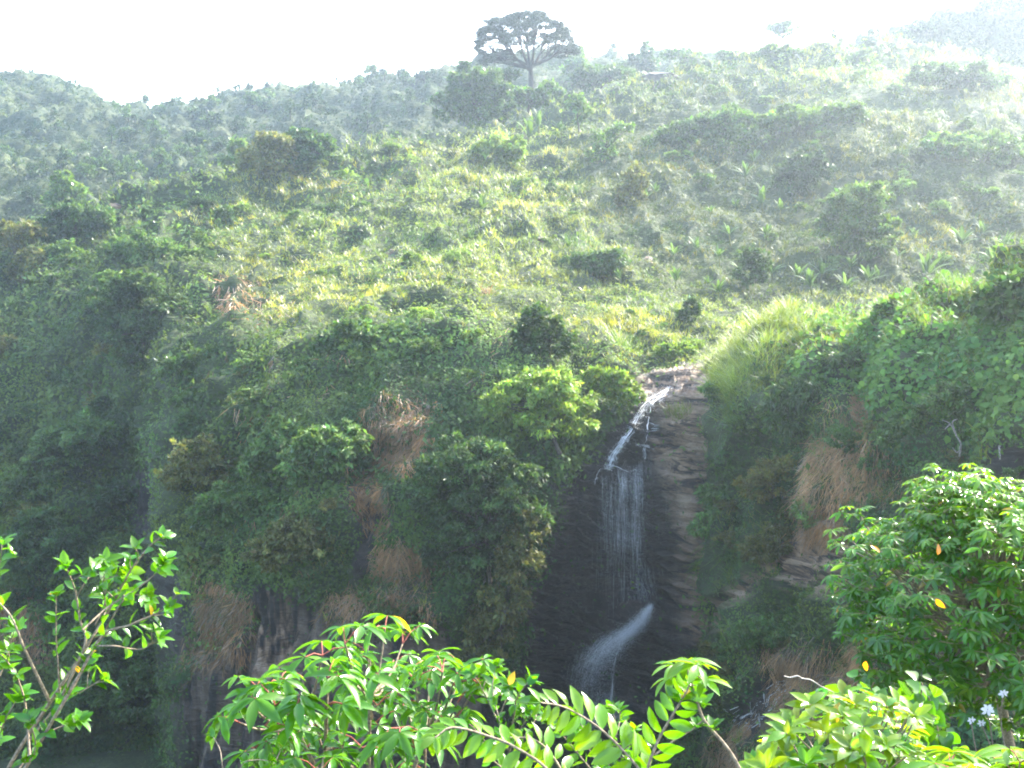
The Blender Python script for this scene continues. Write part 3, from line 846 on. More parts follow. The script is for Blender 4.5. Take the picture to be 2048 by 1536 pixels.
def falls():
    w = Acc(); sp = Acc()
    main = [(1425, 762), (1390, 768), (1350, 779), (1315, 797), (1293, 815), (1277, 838), (1258, 866), (1240, 892), (1224, 915), (1216, 936)]
    for k in range(85):
        t0 = rng.uniform(0, 0.93)
        t1 = min(1, t0 + rng.uniform(0.04, 0.16))
        q = smooth_path(main, 9)
        a0, a1 = int(t0 * (len(q) - 1)), max(int(t1 * (len(q) - 1)), int(t0 * (len(q) - 1)) + 3)
        q = q[a0:a1 + 1]
        tt = np.linspace(t0, t1, len(q))
        spread = np.interp(tt, [0, .35, .5, 1], [14, 9, 6, 5])
        ox = rng.normal() * 0.6
        q = q + np.stack([ox * spread * 0.8 + fbm(np.stack([tt * 9, tt * 0 + k * 7.7, tt * 0], -1), 1, 3, 2) * spread * 0.5, ox * spread * 0.55], -1)
        P, Nn = wspot(q[:, 0], q[:, 1])
        wd = rng.uniform(0.008, 0.034) * (0.4 + 0.6 * np.sin(np.linspace(0.15, 3.0, len(q))))
        ribbon(w, P + np.array([0, -1, .9]) * rng.uniform(0.0, 0.12), wd, Nn)
    # side trickles and little cross ledges
    for pts, wd in (([(1300, 808), (1299, 830), (1294, 850), (1296, 868), (1290, 885)], .10), ([(1290, 885), (1288, 905), (1286, 935)], .05), ([(1270, 892), (1290, 890), (1312, 899)], .06),
                    ([(1292, 848), (1310, 852), (1322, 850)], .06), ([(1284, 862), (1302, 860), (1320, 862)], .05), ([(1204, 934), (1222, 932), (1240, 938), (1262, 946)], .09),
                    ([(1375, 783), (1392, 783)], .06), ([(1370, 797), (1392, 797)], .05), ([(1360, 772), (1384, 764), (1415, 757)], .08), ([(1265, 800), (1285, 790), (1320, 776)], .05),
                    ([(1204, 934), (1196, 950), (1192, 972)], .045), ([(1236, 940), (1242, 960), (1241, 990)], .05), ([(1225, 930), (1224, 912)], .06), ([(1232, 930), (1231, 908)], .05)):
        P, Nn = surf_path(pts, 0.08)
        for _ in range(7):
            a0 = rng.integers(0, max(1, len(P) - 4)); a1 = a0 + rng.integers(3, 8)
            Q = P[a0:a1]
            ribbon(w, Q + rng.normal(size=3) * 0.05, wd * rng.uniform(.08, .25) * np.sin(np.linspace(.3, 2.9, len(Q))), Nn)
    k = 7500
    q = smooth_path(main, 12); tq = rng.beta(.9, .9, k) * (len(q) - 1.01); iq = tq.astype(int)
    xy = q[iq] * (1 - (tq - iq))[:, None] + q[iq + 1] * (tq - iq)[:, None]
    spr = np.interp(tq / len(q), [0, .35, .5, 1], [12, 9, 6, 5])
    P, Nn = wspot(xy[:, 0] + rng.normal(size=k) * spr, xy[:, 1] + rng.normal(size=k) * spr * .7)
    flecks(sp, P + Nn * rng.uniform(.05, .2, k)[:, None], rng.uniform(.006, .017, k))
    # veil of thin threads below the ledge
    for k in range(650):
        x = rng.choice([rng.normal(1218, 13), rng.normal(1236, 12), rng.normal(1245, 5), rng.normal(1270, 9), rng.normal(1276, 6), rng.normal(1245, 30)])
        y0 = np.interp(x, [1190, 1215, 1240, 1300], [955, 938, 945, 905]) + 260 * rng.beta(1.0, 1.9)
        y1 = y0 + rng.uniform(14, 60)
        P, Nn = wspot([x, x + rng.normal(0, .5)], [y0, y1])
        ribbon(w, np.linspace(P[0], P[1], 3), rng.uniform(0.0010, 0.0032), Nn)
    for k in range(140):
        x = rng.normal(1285, 16); y0 = rng.uniform(1120, 1200); y1 = y0 + rng.uniform(8, 30)
        P, Nn = wspot([x, x + 3], [y0, y1])
        ribbon(w, np.linspace(P[0], P[1], 3), rng.uniform(0.0015, 0.004), Nn)
    # drops over the wall
    k = 2600
    x = np.concatenate([rng.normal(1222, 14, k // 3), rng.normal(1270, 13, k - k // 3)])
    y = 940 + 260 * rng.beta(1.1, 2.0, k)
    P, Nn = wspot(x, y)
    flecks(sp, P + Nn * rng.uniform(0.1, 0.5, k)[:, None], rng.uniform(0.006, 0.016, k))
    # the lower leap: spray thrown to the left from a ledge
    core = smooth_path([(1304, 1206), (1292, 1226), (1277, 1247), (1250, 1266), (1220, 1282), (1192, 1300), (1172, 1322), (1160, 1360), (1156, 1430)], 8)
    base, _ = S1.spot([1297], [1203])
    Y0 = min(S1.spot([1297], [1203])[0][0, 1], S1.spot([1250], [1260])[0][0, 1], S1.spot([1220], [1340])[0][0, 1], S1.spot([1200], [1430])[0][0, 1]) - 0.5
    k = 27000
    t = rng.beta(1.5, 1.8, k) * (len(core) - 1.01)
    i = t.astype(int)
    c = core[i] * (1 - (t - i))[:, None] + core[i + 1] * (t - i)[:, None]
    u = t / len(core)
    sd = np.interp(u, [0, .15, .35, .6, 1], [3, 8, 13, 20, 30])
    x = c[:, 0] + rng.normal(size=k) * sd * 0.8 + np.abs(rng.normal(size=k)) * sd * np.clip(u * 1.5 - .3, 0, .8)
    y = c[:, 1] + rng.normal(size=k) * sd * 0.55 + np.abs(rng.normal(size=k)) * sd * np.clip(u * 2 - .4, 0, 1.2)
    flecks(sp, at(x, y, Y0 - 1.0 * u + rng.normal(size=k) * 0.25), rng.uniform(0.006, 0.016, k) * np.interp(u, [0, .12, .4, 1], [.35, .95, 1, .8]))
    cs = np.linspace(0, len(core) - 1, 60)
    cc_ = np.stack([np.interp(cs, np.arange(len(core)), core[:, 0]), np.interp(cs, np.arange(len(core)), core[:, 1])], -1)
    for k in range(480):
        i0 = int(58 * rng.beta(1.1, 1.7)); n_ = rng.integers(3, 9)
        q = cc_[i0:i0 + n_]
        if len(q) < 3: continue
        u0 = i0 / 60
        sd_ = np.interp(u0, [0, .15, .35, .6, 1], [3, 6, 10, 16, 26])
        fall = np.linspace(0, 1, len(q)) * sd_ * rng.uniform(0, .9)
        q = q + np.stack([np.full(len(q), rng.normal() * sd_ * .7), rng.normal() * sd_ * .55 + fall], -1)
        ribbon(w, at(q[:, 0], q[:, 1], Y0 - 1.0 * u0 + rng.normal() * .25), rng.uniform(.0016, .006) * np.sin(np.linspace(.3, 2.9, len(q))), None)
    for k in range(18):
        pts = [(1244 + rng.normal(0, 2.5), 1264), (1239 + rng.normal(0, 2), 1290), (1232 + rng.normal(0, 2), 1312), (1226 + rng.normal(0, 1.5), 1350), (1223 + rng.normal(0, 1), 1390), (1220 + rng.normal(0, 1), 1425)]
        q = smooth_path([(a_, b_, 0) for a_, b_ in pts], 6)
        s0 = rng.integers(0, len(q) - 6); q = q[s0:s0 + rng.integers(4, 14)]
        ribbon(w, at(q[:, 0] + rng.normal() * 1.2, q[:, 1], Y0 - 0.6), rng.uniform(0.004, 0.018) * np.sin(np.linspace(.3, 2.9, len(q))), None)
        flecks(sp, at(rng.normal(q[:, 0].mean(), 3, 60), rng.normal(q[:, 1].mean(), 14, 60), np.full(60, Y0 - .6)), rng.uniform(.004, .012, 60))
    k = 9000
    x = 1216 + rng.normal(size=k) * 20 - 6; y = 1440 - np.abs(rng.normal(size=k)) * 22 + rng.normal(size=k) * 8 + np.abs(x - 1216) * 0.5
    flecks(sp, at(x, y, Y0 - 0.8 + rng.normal(size=k) * 0.3), rng.uniform(0.005, 0.014, k))
    # thin film of water running over the rock at lower right
    for k in range(150):
        x = rng.uniform(1490, 1600); y = np.interp(x, [1490, 1545, 1600], [1430, 1385, 1345]) + rng.uniform(-5, 60)
        P, Nn = S3.spot([x, x - rng.uniform(3, 9)], [y, y + rng.uniform(4, 14)])
        ribbon(w, np.linspace(P[0], P[1], 3) + Nn[0] * 0.08, rng.uniform(0.008, 0.028), None)
    tag(w.build('water', M_WATER, smooth=True), kind='structure')
    tag(sp.build('spray', M_WATER), kind='stuff')
falls()

# ------------------------------------------------------------------ trees and shrubs
def crown_leaves(acc, c, r, leaf, col, cover=2.2, pads=None, flat=0.6, droop=0.4, upper=0.15, shape=0.9, pat=0.25):
    """Leaf clumps spread through the outer shell of an ellipsoid c, r=(rx, ry, rz)."""
    r = np.asarray(r, float); c = np.asarray(c, float)
    area = 4 * math.pi * ((r[0] * r[1]) ** 1.6 / 3 + (r[0] * r[2]) ** 1.6 / 3 + (r[1] * r[2]) ** 1.6 / 3) ** (1 / 1.6)
    total = int(area * cover / (leaf * leaf * 0.27))
    if pads is None:
        pads = int(np.clip(22 * (r.max() / r.min()) ** 0.7, 16, 60))
    d = randdir(pads * 2)
    d[:, 2] += upper
    d = nrm(d)[:pads]
    pc = c + d * r * rng.uniform(0.72, 1.02, (pads, 1))
    pr = 0.40 * (r.prod() ** (1 / 3)) * rng.uniform(0.5, 1.2, pads)
    pb = np.exp(rng.normal(0, pat, pads))
    k = max(total, 40)
    j = rng.integers(0, pads, k)
    u = randdir(k) * (rng.random((k, 1)) ** 0.4)
    u[:, 2] *= flat
    pos = pc[j] + u * pr[j][:, None]
    n = nrm(0.55 * d[j] + 0.5 * u + np.array([0, 0, 0.6]) + rng.normal(size=(k, 3)) * 0.5)
    ld = rng.normal(size=(k, 3)) * 0.7 + d[j] * 0.8; ld[:, 2] -= droop
    s = leaf * np.exp(rng.normal(0, 0.25, k))
    cc = np.asarray(col) * (pb[j] * np.exp(rng.normal(0, 0.2, k)))[:, None]
    cc = cc * (1 + np.stack([rng.normal(0, .12, k), rng.normal(0, .03, k), rng.normal(0, .1, k)], -1))
    put(acc, LEAF_V, LEAF_F, pos, frames(nrm(ld), n), np.stack([s * shape, s, s], -1), np.clip(cc, .004, .6))
    return pc

def limbs(acc, base, c, tips, r0, bend=0.15):
    base = np.asarray(base, float); c = np.asarray(c, float)
    h = np.linalg.norm(c - base)
    fork = base + (c - base) * 0.62
    mid = (base + fork) / 2 + rng.normal(size=3) * h * 0.03
    trunk = smooth_path([base - np.array([0, 0, 0.04 * h]), mid, fork, c], 5)
    tube(acc, trunk, np.linspace(r0, r0 * 0.45, len(trunk)), 7, (.1, .1, .1))
    for t in tips:
        s = base + (c - base) * rng.uniform(0.5, 0.95)
        m = (s + t) / 2 + rng.normal(size=3) * h * bend * 0.3 + np.array([0, 0, h * 0.03])
        p = smooth_path([s, m, t], 4)
        tube(acc, p, np.linspace(r0 * 0.42, r0 * 0.1, len(p)), 5, (.1, .1, .1))

def px_tree(name, label, cat, ells, Y, base, leaf_px=3.6, col=(.05, .085, .025), trunk=None, cover=2.2, flat=0.6, droop=0.4, group=None, mat=None, depth=0.8, shape=0.9, pat=0.25, pads=None, upper=0.15, raw=False):
    """A tree (trunk in picture pixels) or a shrub whose crown is made of leaf clumps in ellipsoids (cx, cy, rx, ry)."""
    Y = float(comp(Y)) if not raw else float(Y)
    k = Y / F
    b = at(base[0], base[1], Y)
    a = Acc(); tips = []
    for e in ells:
        cx, cyy, rx, ry = e[:4]
        dY = e[4] if len(e) > 4 else 0.0
        c = at(cx, cyy, Y + dY)
        pc = crown_leaves(a, c, (rx * k, max(rx, ry) * k * depth, ry * k), leaf_px * 2 * k, col, cover, pads, flat, droop, upper, shape, pat)
        for _s in range(5):                     # smaller lobes around the rim break the outline
            th = rng.uniform(-.5, 3.6); fr = rng.uniform(.28, .48)
            off = np.array([math.cos(th) * rx * rng.uniform(.75, 1.1), rng.normal() * rx * .4, math.sin(th) * ry * rng.uniform(.7, 1.1)]) * k
            crown_leaves(a, c + off, (rx * k * fr, max(rx, ry) * k * fr, ry * k * fr * 1.1), leaf_px * 2 * k, np.asarray(col) * rng.uniform(.85, 1.25), cover, pads and max(4, pads // 3) or 8, flat, droop, upper, shape, pat)
        tips += [c] + list(pc[rng.permutation(len(pc))[:3]])
    mat = mat or M_BUSH
    if trunk:
        root = empty(name, b, label, cat, group)
        a.v = [v - b for v in a.v]
        a.build('crown', mat, root)
        t = Acc()
        ctr = np.mean([at(e[0], e[1], Y) for e in ells], 0)
        limbs(t, b, ctr, tips, trunk * k)
        t.v = [v - b for v in t.v]
        t.build('trunk', M_BARK, root, smooth=True)
        return root
    o = a.build_at(name, mat, b)
    return tag(o, label, cat, group)

def ydist(px, py, S=None):
    P, _ = (S or S1).spot(px, py)
    return P[0, 1]

# the spreading umbrella tree on the ridge
def umbrella_tree():
    Y = float(comp(238.0)); k = Y / F
    base = at(1064, 200, Y)
    root = empty('umbrella_tree', base, 'tall flat-domed umbrella tree with open branching crown on the skyline', 'tree')
    crown, tr = Acc(), Acc()
    def dome(n, cx, cyy, rx, ry, lo, sq=0.9):
        out = []
        for _ in range(n):
            d = randdir(1)[0]; d[2] = abs(d[2])
            if d[2] < lo: d[2] = lo + rng.uniform(0, .3)
            d = nrm(d)
            p = at(cx, cyy, Y) + d * np.array([rx, rx * sq, ry]) * k * rng.uniform(0.86, 1.0)
            out.append((p, d))
        return out
    pads = dome(225, 1048, 108, 103, 79, 0.03) + dome(26, 995, 132, 34, 28, 0.05)
    pads += [q for q in dome(140, 1048, 100, 100, 72, 0.42) if q[1][2] > .35]
    pads += [(at(1048, 75, Y) + rng.normal(size=3) * np.array([50, 45, 12]) * k, np.array([0, 0, 1.])) for _ in range(22)]
    for p, d in pads:
        n = rng.integers(110, 190)
        r = rng.uniform(5.0, 10.5) * k
        u = randdir(n) * rng.random((n, 1)) ** 0.5 * np.array([1.15, 1.15, 0.42])
        nn = nrm(np.array([0, 0, 1.]) + 0.5 * d + rng.normal(size=(n, 3)) * 0.5)
        s = 3.2 * k * np.exp(rng.normal(0, .25, n))
        put(crown, LEAF_V, LEAF_F, p + u * r, frames(nrm(rng.normal(size=(n, 3)) * np.array([1, 1, .4])), nn), np.stack([s, s, s], -1), np.array([.028, .045, .022]) * np.exp(rng.normal(0, .25, (n, 1))))
    fork = at(1061, 132, Y)
    trunk = smooth_path([base - np.array([0, 0, 1.5]), at(1062, 165, Y), fork], 6)
    tube(tr, trunk, np.linspace(6.2, 4.2, len(trunk)) * k, 9)
    forks = [(1020, 92), (1003, 82), (1038, 70), (1052, 62), (1070, 66), (1090, 74), (1112, 84), (985, 100), (1125, 92), (1000, 112)]
    for j, (fx, fy) in enumerate(forks):
        e = at(fx, fy, Y + rng.normal() * 14 * k * 2)
        s = trunk[-1] - np.array([0, 0, rng.uniform(0, 9) * k])
        m = s + (e - s) * 0.5 + np.array([(fx - 1060) * 0.10 * k, 0, -4 * k])
        p = smooth_path([s, m, e], 6)
        tube(tr, p, np.linspace(3.4, 1.3, len(p)) * k, 6)
        near = sorted(pads, key=lambda q: np.linalg.norm(q[0] - e))[:26]
        for q, d in near[::2]:
            st = p[rng.integers(len(p) // 2, len(p))]
            mm = (st + q) / 2 + rng.normal(size=3) * 2.5 * k
            pp = smooth_path([st, mm, q], 3)
            tube(tr, pp, np.linspace(1.15, 0.45, len(pp)) * k, 4)
    for acc in (crown, tr):
        acc.v = [v - base for v in acc.v]
    crown.build('crown', M_TREE, root)
    tr.build('trunk', M_DARKBARK, root, smooth=True)
umbrella_tree()

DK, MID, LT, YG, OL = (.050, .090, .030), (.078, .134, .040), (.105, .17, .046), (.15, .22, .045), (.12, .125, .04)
# (kind, label, category, ellipses, base pixel, distance or None, colour, trunk width in px, options)
HERO = [
    ('tree', 'broad dense dark tree standing below the umbrella tree', 'tree', [(940, 185, 38, 34), (985, 178, 28, 30), (905, 215, 36, 30), (960, 220, 44, 34), (920, 165, 18, 16), (1000, 210, 24, 28)], (955, 262), 205, MID, 4, {}),
    ('tree', 'thin crooked sapling sticking up above the broad dense tree', 'tree', [(928, 138, 10, 11), (924, 158, 8, 12)], (930, 200), 215, DK, 1.6, {}),
    ('tree', 'dark forked tree leaning beside the umbrella tree trunk', 'tree', [(1018, 146, 20, 9), (1006, 160, 14, 10)], (1036, 225), 228, DK, 2.5, dict(cover=1.1)),
    ('tree', 'leafy tree hugging the right side of the umbrella trunk', 'tree', [(1100, 188, 20, 20), (1118, 200, 22, 18)], (1105, 235), 215, MID, 3, {}),
    ('tree', 'low bushy tree hiding the foot of the umbrella tree', 'tree', [(1058, 192, 26, 14), (1034, 200, 22, 16), (1078, 202, 22, 14)], (1058, 232), 212, MID, 3, {}),
    ('tree', 'pale hazy rounded tree on the skyline right of the umbrella tree', 'tree', [(1153, 122, 15, 20), (1150, 150, 26, 24)], (1152, 190), 330, MID, 3, {}),
    ('tree', 'dark wide-spreading tree low on the ridge', 'tree', [(1200, 152, 40, 15), (1235, 150, 30, 14), (1175, 165, 30, 14)], (1205, 205), 260, DK, 3, dict(flat=.4)),
    ('tree', 'pointed tree with narrow spire top on the skyline', 'tree', [(1293, 103, 9, 14), (1287, 128, 20, 16), (1265, 135, 28, 16)], (1285, 170), 320, DK, 3, {}),
    ('tree', 'very pale thin-crowned tree on the ridge above the dark rock', 'tree', [(1345, 110, 20, 5), (1370, 107, 22, 6), (1390, 116, 14, 5)], (1372, 140), 300, MID, 2, dict(cover=.8, flat=.4)),
    ('tree', 'faint flat-topped tree almost lost in the sun glare', 'tree', [(1555, 56, 18, 4), (1580, 50, 22, 5), (1565, 66, 14, 4)], (1560, 130), 330, MID, 1.6, dict(cover=.8, flat=.4)),
    ('tree', 'small rounded tree on the grassy crest by the bushes', 'tree', [(1455, 112, 16, 7), (1468, 118, 14, 7)], (1460, 140), 290, DK, 2, {}),
    ('tree', 'dark brownish tree at the lower end of a pair on the ridge', 'tree', [(528, 318, 38, 34), (555, 300, 30, 28), (515, 338, 28, 22), (548, 340, 34, 22)], (535, 366), 143, OL, 4, dict(cover=2.6)),
    ('tree', 'dark rounded tree at the upper end of a pair on the ridge', 'tree', [(612, 292, 36, 28), (642, 300, 26, 24), (588, 284, 22, 18), (620, 322, 36, 22)], (615, 345), 146, DK, 4, dict(cover=2.6)),
    ('tree', 'slender pale-trunked tree alone on the grassy slope', 'tree', [(1150, 205, 12, 14), (1158, 225, 14, 18)], (1157, 280), 172, LT, 2.2, {}),
    ('tree', 'gaunt leaning tree with sparse tufts and drooping branch', 'tree', [(1205, 275, 20, 14), (1245, 255, 18, 6), (1190, 305, 14, 14), (1215, 300, 14, 12)], (1190, 352), 148, MID, 2.4, dict(cover=1.2)),
    ('shrub', 'bright yellow-green rounded shrub on the open upper slope', 'shrub', [(1000, 298, 38, 22), (975, 305, 28, 14), (1025, 310, 18, 20)], (1003, 338), None, YG, None, dict(leaf_px=4.2)),
    ('shrub', 'bushy scrub mound on the skyline above the dark boulder', 'shrub', [(1550, 112, 42, 12), (1510, 120, 26, 10)], (1545, 128), 246, MID, None, {}),
    ('shrub', 'long shadowed thicket along the hazy bank under the crest', 'shrub', [(1610, 238, 66, 15), (1680, 232, 50, 15), (1545, 246, 40, 13)], (1610, 280), None, LT, None, {}),
    ('shrub', 'tall creeper-topped thicket in the haze', 'shrub', [(1450, 242, 42, 28), (1455, 280, 46, 34), (1420, 262, 28, 24)], (1450, 325), None, MID, None, {}),
    ('shrub', 'low round shrub beside the tall creeper-topped thicket', 'shrub', [(1358, 272, 36, 22), (1330, 290, 40, 22)], (1350, 325), None, MID, None, {}),
    ('shrub', 'large dark tree-like shrub in the middle of the banana grove', 'shrub', [(1715, 410, 50, 36), (1700, 450, 58, 40), (1740, 480, 40, 36)], (1710, 525), None, LT, None, {}),
    ('shrub', 'dark rounded shrub above the banana grove', 'shrub', [(1610, 345, 42, 36), (1590, 370, 30, 26)], (1605, 400), None, DK, None, {}),
    ('shrub', 'upright brown-tipped shrub on the hazy slope', 'shrub', [(1268, 365, 22, 24), (1262, 398, 24, 26)], (1265, 425), None, OL, None, {}),
    ('shrub', 'wide dark leaf mound added for the shaded bank in the meadow', 'shrub', [(1180, 522, 36, 15), (1220, 520, 34, 15), (1200, 532, 44, 13)], (1200, 548), None, DK, None, {}),  # dark leaves added where the bank only lies in shadow
    ('shrub', 'round dark shrub among pale banana plants', 'shrub', [(1508, 525, 26, 24), (1500, 550, 28, 18)], (1505, 575), None, DK, None, {}),
    ('shrub', 'shadowed shrub row along the crest at upper right', 'shrub', [(1890, 150, 60, 12), (1950, 162, 46, 14)], (1915, 180), 205, DK, None, {}),
    ('shrub', 'wide hazy thicket on the right flank of the hill', 'shrub', [(1960, 300, 70, 24), (1890, 285, 40, 16)], (1940, 330), None, MID, None, {}),
    ('tree', 'dense dark tree clump beside a pale boulder', 'tree', [(150, 440, 46, 28), (110, 460, 36, 26), (195, 445, 34, 24)], (150, 492), 118, DK, 4, dict(cover=2.6)),
    ('tree', 'pale crowned twin tree rising from the valley at left', 'tree', [(125, 375, 18, 22), (118, 402, 22, 20), (155, 398, 18, 22)], (135, 440), 170, LT, 3, {}),
    ('tree', 'pale narrow tree in the valley beside the brownish ridge tree', 'tree', [(478, 300, 15, 18), (470, 330, 18, 18)], (475, 362), 190, LT, 3, {}),
    ('tree', 'dark tree with brown tips at the left edge', 'tree', [(35, 465, 34, 24), (15, 480, 26, 22)], (30, 510), 112, OL, 3, {}),
    ('shrub', 'vine-covered hump beneath the dense dark tree clump', 'shrub', [(135, 510, 30, 22), (145, 525, 34, 18)], (140, 548), None, LT, None, {}),
    ('shrub', 'yellowish leafy shrub on the left slope', 'shrub', [(75, 525, 34, 24), (50, 545, 30, 18)], (70, 568), None, OL, None, {}),
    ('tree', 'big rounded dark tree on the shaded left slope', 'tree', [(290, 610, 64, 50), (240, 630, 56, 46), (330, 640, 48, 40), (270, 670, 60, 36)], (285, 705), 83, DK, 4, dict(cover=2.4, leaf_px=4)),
    ('shrub', 'blue-green shrub at the foot of the bright slope edge', 'shrub', [(280, 500, 44, 28), (330, 520, 40, 30), (240, 520, 36, 26)], (290, 555), None, MID, None, {}),
    ('tree', 'yellow-topped tree overhanging the cliff left of the falls', 'tree', [(1090, 775, 66, 26), (1140, 800, 52, 30), (1040, 800, 58, 28), (1110, 840, 78, 30), (1000, 815, 36, 22)], (1120, 905), 53.6, YG, 5, dict(leaf_px=4.6, flat=.35, cover=1.9, shape=.75)),
    ('tree', 'dark layered tree clinging to the cliff left of the falls', 'tree', [(940, 920, 80, 40), (900, 985, 84, 44), (960, 1030, 86, 50), (1020, 960, 60, 46), (930, 1090, 80, 48), (990, 1140, 64, 50), (1040, 1050, 46, 50)], (985, 1190), 49.6, DK, 5, dict(leaf_px=4.6, flat=.35, cover=1.9, shape=.75, pat=.35)),
    ('tree', 'olive creeper-hung tree trailing down the cliff edge', 'tree', [(1040, 1130, 42, 40), (1010, 1210, 44, 40), (985, 1260, 48, 38), (1050, 1060, 36, 40), (960, 1310, 40, 26)], (995, 1345), 48.6, OL, 3, dict(leaf_px=4.2, cover=1.7)),
    ('tree', 'dark upright tree on the terrace above the cliff', 'tree', [(1080, 650, 38, 32), (1100, 690, 42, 32), (1060, 680, 30, 30)], (1088, 740), 58.5, DK, 3, dict(leaf_px=4.2)),
    ('shrub', 'flowering bright shrub by the lip of the falls', 'shrub', [(1230, 770, 36, 20), (1200, 755, 30, 18), (1250, 790, 26, 16)], (1230, 810), 57.5, YG, None, dict(leaf_px=4.4)),
    ('shrub', 'yellowish low shrub on the bank above the rock ledge', 'shrub', [(1350, 700, 30, 10), (1330, 706, 22, 8)], (1345, 722), None, YG, None, dict(leaf_px=4)),
    ('shrub', 'small dark-topped shrub in the tall grass', 'shrub', [(1382, 612, 12, 14), (1378, 632, 18, 12)], (1380, 650), None, DK, None, {}),
    ('shrub', 'dark leafy shrub on the terrace edge with vine tangle', 'shrub', [(705, 675, 52, 22), (750, 685, 40, 20), (670, 690, 30, 16)], (710, 715), None, DK, None, dict(leaf_px=4.6)),
    ('shrub', 'grey-green vine mound on the central cliff shoulder', 'shrub', [(400, 720, 40, 22), (350, 735, 34, 20), (450, 745, 44, 22)], (400, 775), None, MID, None, dict(leaf_px=4.6)),
    ('shrub', 'large-leaved shrub hanging on the central cliff', 'shrub', [(650, 900, 56, 36), (600, 930, 40, 30), (690, 880, 40, 28)], (640, 965), None, MID, None, dict(leaf_px=5.2)),
    ('shrub', 'bluish bush spilling over the central cliff brow', 'shrub', [(570, 880, 44, 30), (530, 920, 44, 34)], (555, 965), None, MID, None, dict(leaf_px=4.6)),
    ('shrub', 'olive shrub at the gully edge of the central cliff', 'shrub', [(390, 905, 40, 30), (375, 950, 44, 36), (430, 940, 36, 30)], (390, 1000), None, OL, None, dict(leaf_px=4.2)),
    ('shrub', 'dense bush bulging from the middle of the central cliff', 'shrub', [(470, 1000, 56, 34), (530, 1010, 44, 34), (420, 1030, 36, 30)], (475, 1060), None, MID, None, dict(leaf_px=4.2)),
    ('shrub', 'creeper curtain hanging over the pale rock columns', 'shrub', [(580, 1080, 48, 42), (630, 1100, 40, 40), (530, 1110, 36, 36)], (585, 1150), None, OL, None, dict(leaf_px=4.0)),
    ('shrub', 'dark humped bush overhanging the lower left gully', 'shrub', [(75, 1070, 58, 34), (110, 1110, 46, 40), (40, 1110, 46, 34)], (80, 1160), None, DK, None, dict(leaf_px=4)),
    ('shrub', 'broad vine-covered bush at the gully floor', 'shrub', [(230, 1340, 66, 46), (280, 1400, 60, 50), (180, 1420, 64, 50)], (230, 1480), None, MID, None, dict(leaf_px=4.6)),
    ('shrub', 'grey-green bush on the shaded left slope above the gully', 'shrub', [(170, 870, 56, 34), (120, 900, 50, 34)], (150, 940), None, MID, None, dict(leaf_px=4.2)),
    ('shrub', 'pale humped bush in the middle of the left slope', 'shrub', [(60, 960, 50, 30), (20, 985, 44, 30)], (45, 1020), None, LT, None, dict(leaf_px=4)),
]
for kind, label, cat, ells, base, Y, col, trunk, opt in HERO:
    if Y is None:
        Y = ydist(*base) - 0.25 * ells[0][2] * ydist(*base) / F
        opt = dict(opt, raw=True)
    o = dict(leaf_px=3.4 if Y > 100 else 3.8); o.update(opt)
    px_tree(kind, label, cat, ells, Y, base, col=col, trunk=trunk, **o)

HERO_SPUR = [
    ('rhododendron', 'dark shrub with whorls of long strap leaves on the spur', 'shrub', [(1600, 790, 54, 30), (1660, 780, 50, 30), (1570, 840, 44, 34), (1640, 835, 56, 34), (1690, 730, 40, 24)], (1620, 885), DK, dict(leaf_px=6.5, shape=.5, droop=.9, cover=1.8)),
    ('shrub', 'yellowish fine-leaved shrub in the middle of the spur', 'shrub', [(1560, 950, 56, 32), (1600, 975, 44, 26), (1520, 975, 34, 24)], (1560, 1010), (.13, .125, .035), dict(leaf_px=3.4)),
    ('shrub', 'upright shrub with narrow leaves at the spur edge beside the falls', 'shrub', [(1440, 1000, 34, 30), (1430, 1050, 36, 32), (1470, 1030, 34, 30)], (1440, 1095), MID, dict(leaf_px=5, shape=.55, droop=.8)),
    ('shrub', 'bright tufted shrub beside the yellowish shrub', 'shrub', [(1650, 1000, 30, 22), (1620, 1030, 34, 24), (1670, 985, 24, 18)], (1645, 1055), LT, dict(leaf_px=4.6)),
    ('shrub', 'leafy bush leaning into the gorge over the dark pool', 'shrub', [(1360, 1105, 34, 26), (1390, 1140, 34, 34)], (1380, 1180), MID, dict(leaf_px=4.2)),
    ('shrub', 'grey-green bush under the vines on the spur', 'shrub', [(1830, 850, 50, 30), (1870, 880, 46, 30), (1790, 870, 36, 26)], (1830, 920), MID, dict(leaf_px=4.2)),
    ('shrub', 'rounded bush between the dead branches on the spur', 'shrub', [(1900, 800, 46, 30), (1950, 830, 46, 34)], (1920, 880), MID, dict(leaf_px=4.2)),
    ('shrub', 'small-leaved bush above the rocky streak of the spur', 'shrub', [(1560, 1085, 40, 26), (1520, 1100, 34, 26)], (1545, 1130), OL, dict(leaf_px=3.6)),
    ('shrub', 'dark broad bush on the gorge floor below the red rock', 'shrub', [(1430, 1330, 64, 44), (1480, 1300, 54, 36), (1400, 1400, 60, 50), (1460, 1400, 54, 44)], (1430, 1480), DK, dict(leaf_px=4.2)),
    ('shrub', 'low scrub with tiny yellow flowers below the rock streak', 'shrub', [(1560, 1260, 60, 26), (1620, 1245, 44, 26), (1500, 1275, 40, 24)], (1560, 1300), MID, dict(leaf_px=3.6)),
    ('shrub', 'vine-draped hump on the skyline of the spur', 'shrub', [(1800, 622, 34, 20), (1780, 640, 36, 20)], (1795, 668), (.07, .13, .03), dict(leaf_px=6, shape=1.5)),
    ('shrub', 'vine-draped hump at the right edge of the skyline', 'shrub', [(2030, 590, 50, 36), (1985, 610, 36, 24)], (2020, 650), (.07, .13, .03), dict(leaf_px=6.5, shape=1.5)),
]
for name, label, cat, ells, base, col, opt in HERO_SPUR:
    Y = ydist(*base, S3); Y -= 0.2 * ells[0][2] * Y / F
    px_tree(name, label, cat, ells, Y, base, col=col, **opt)

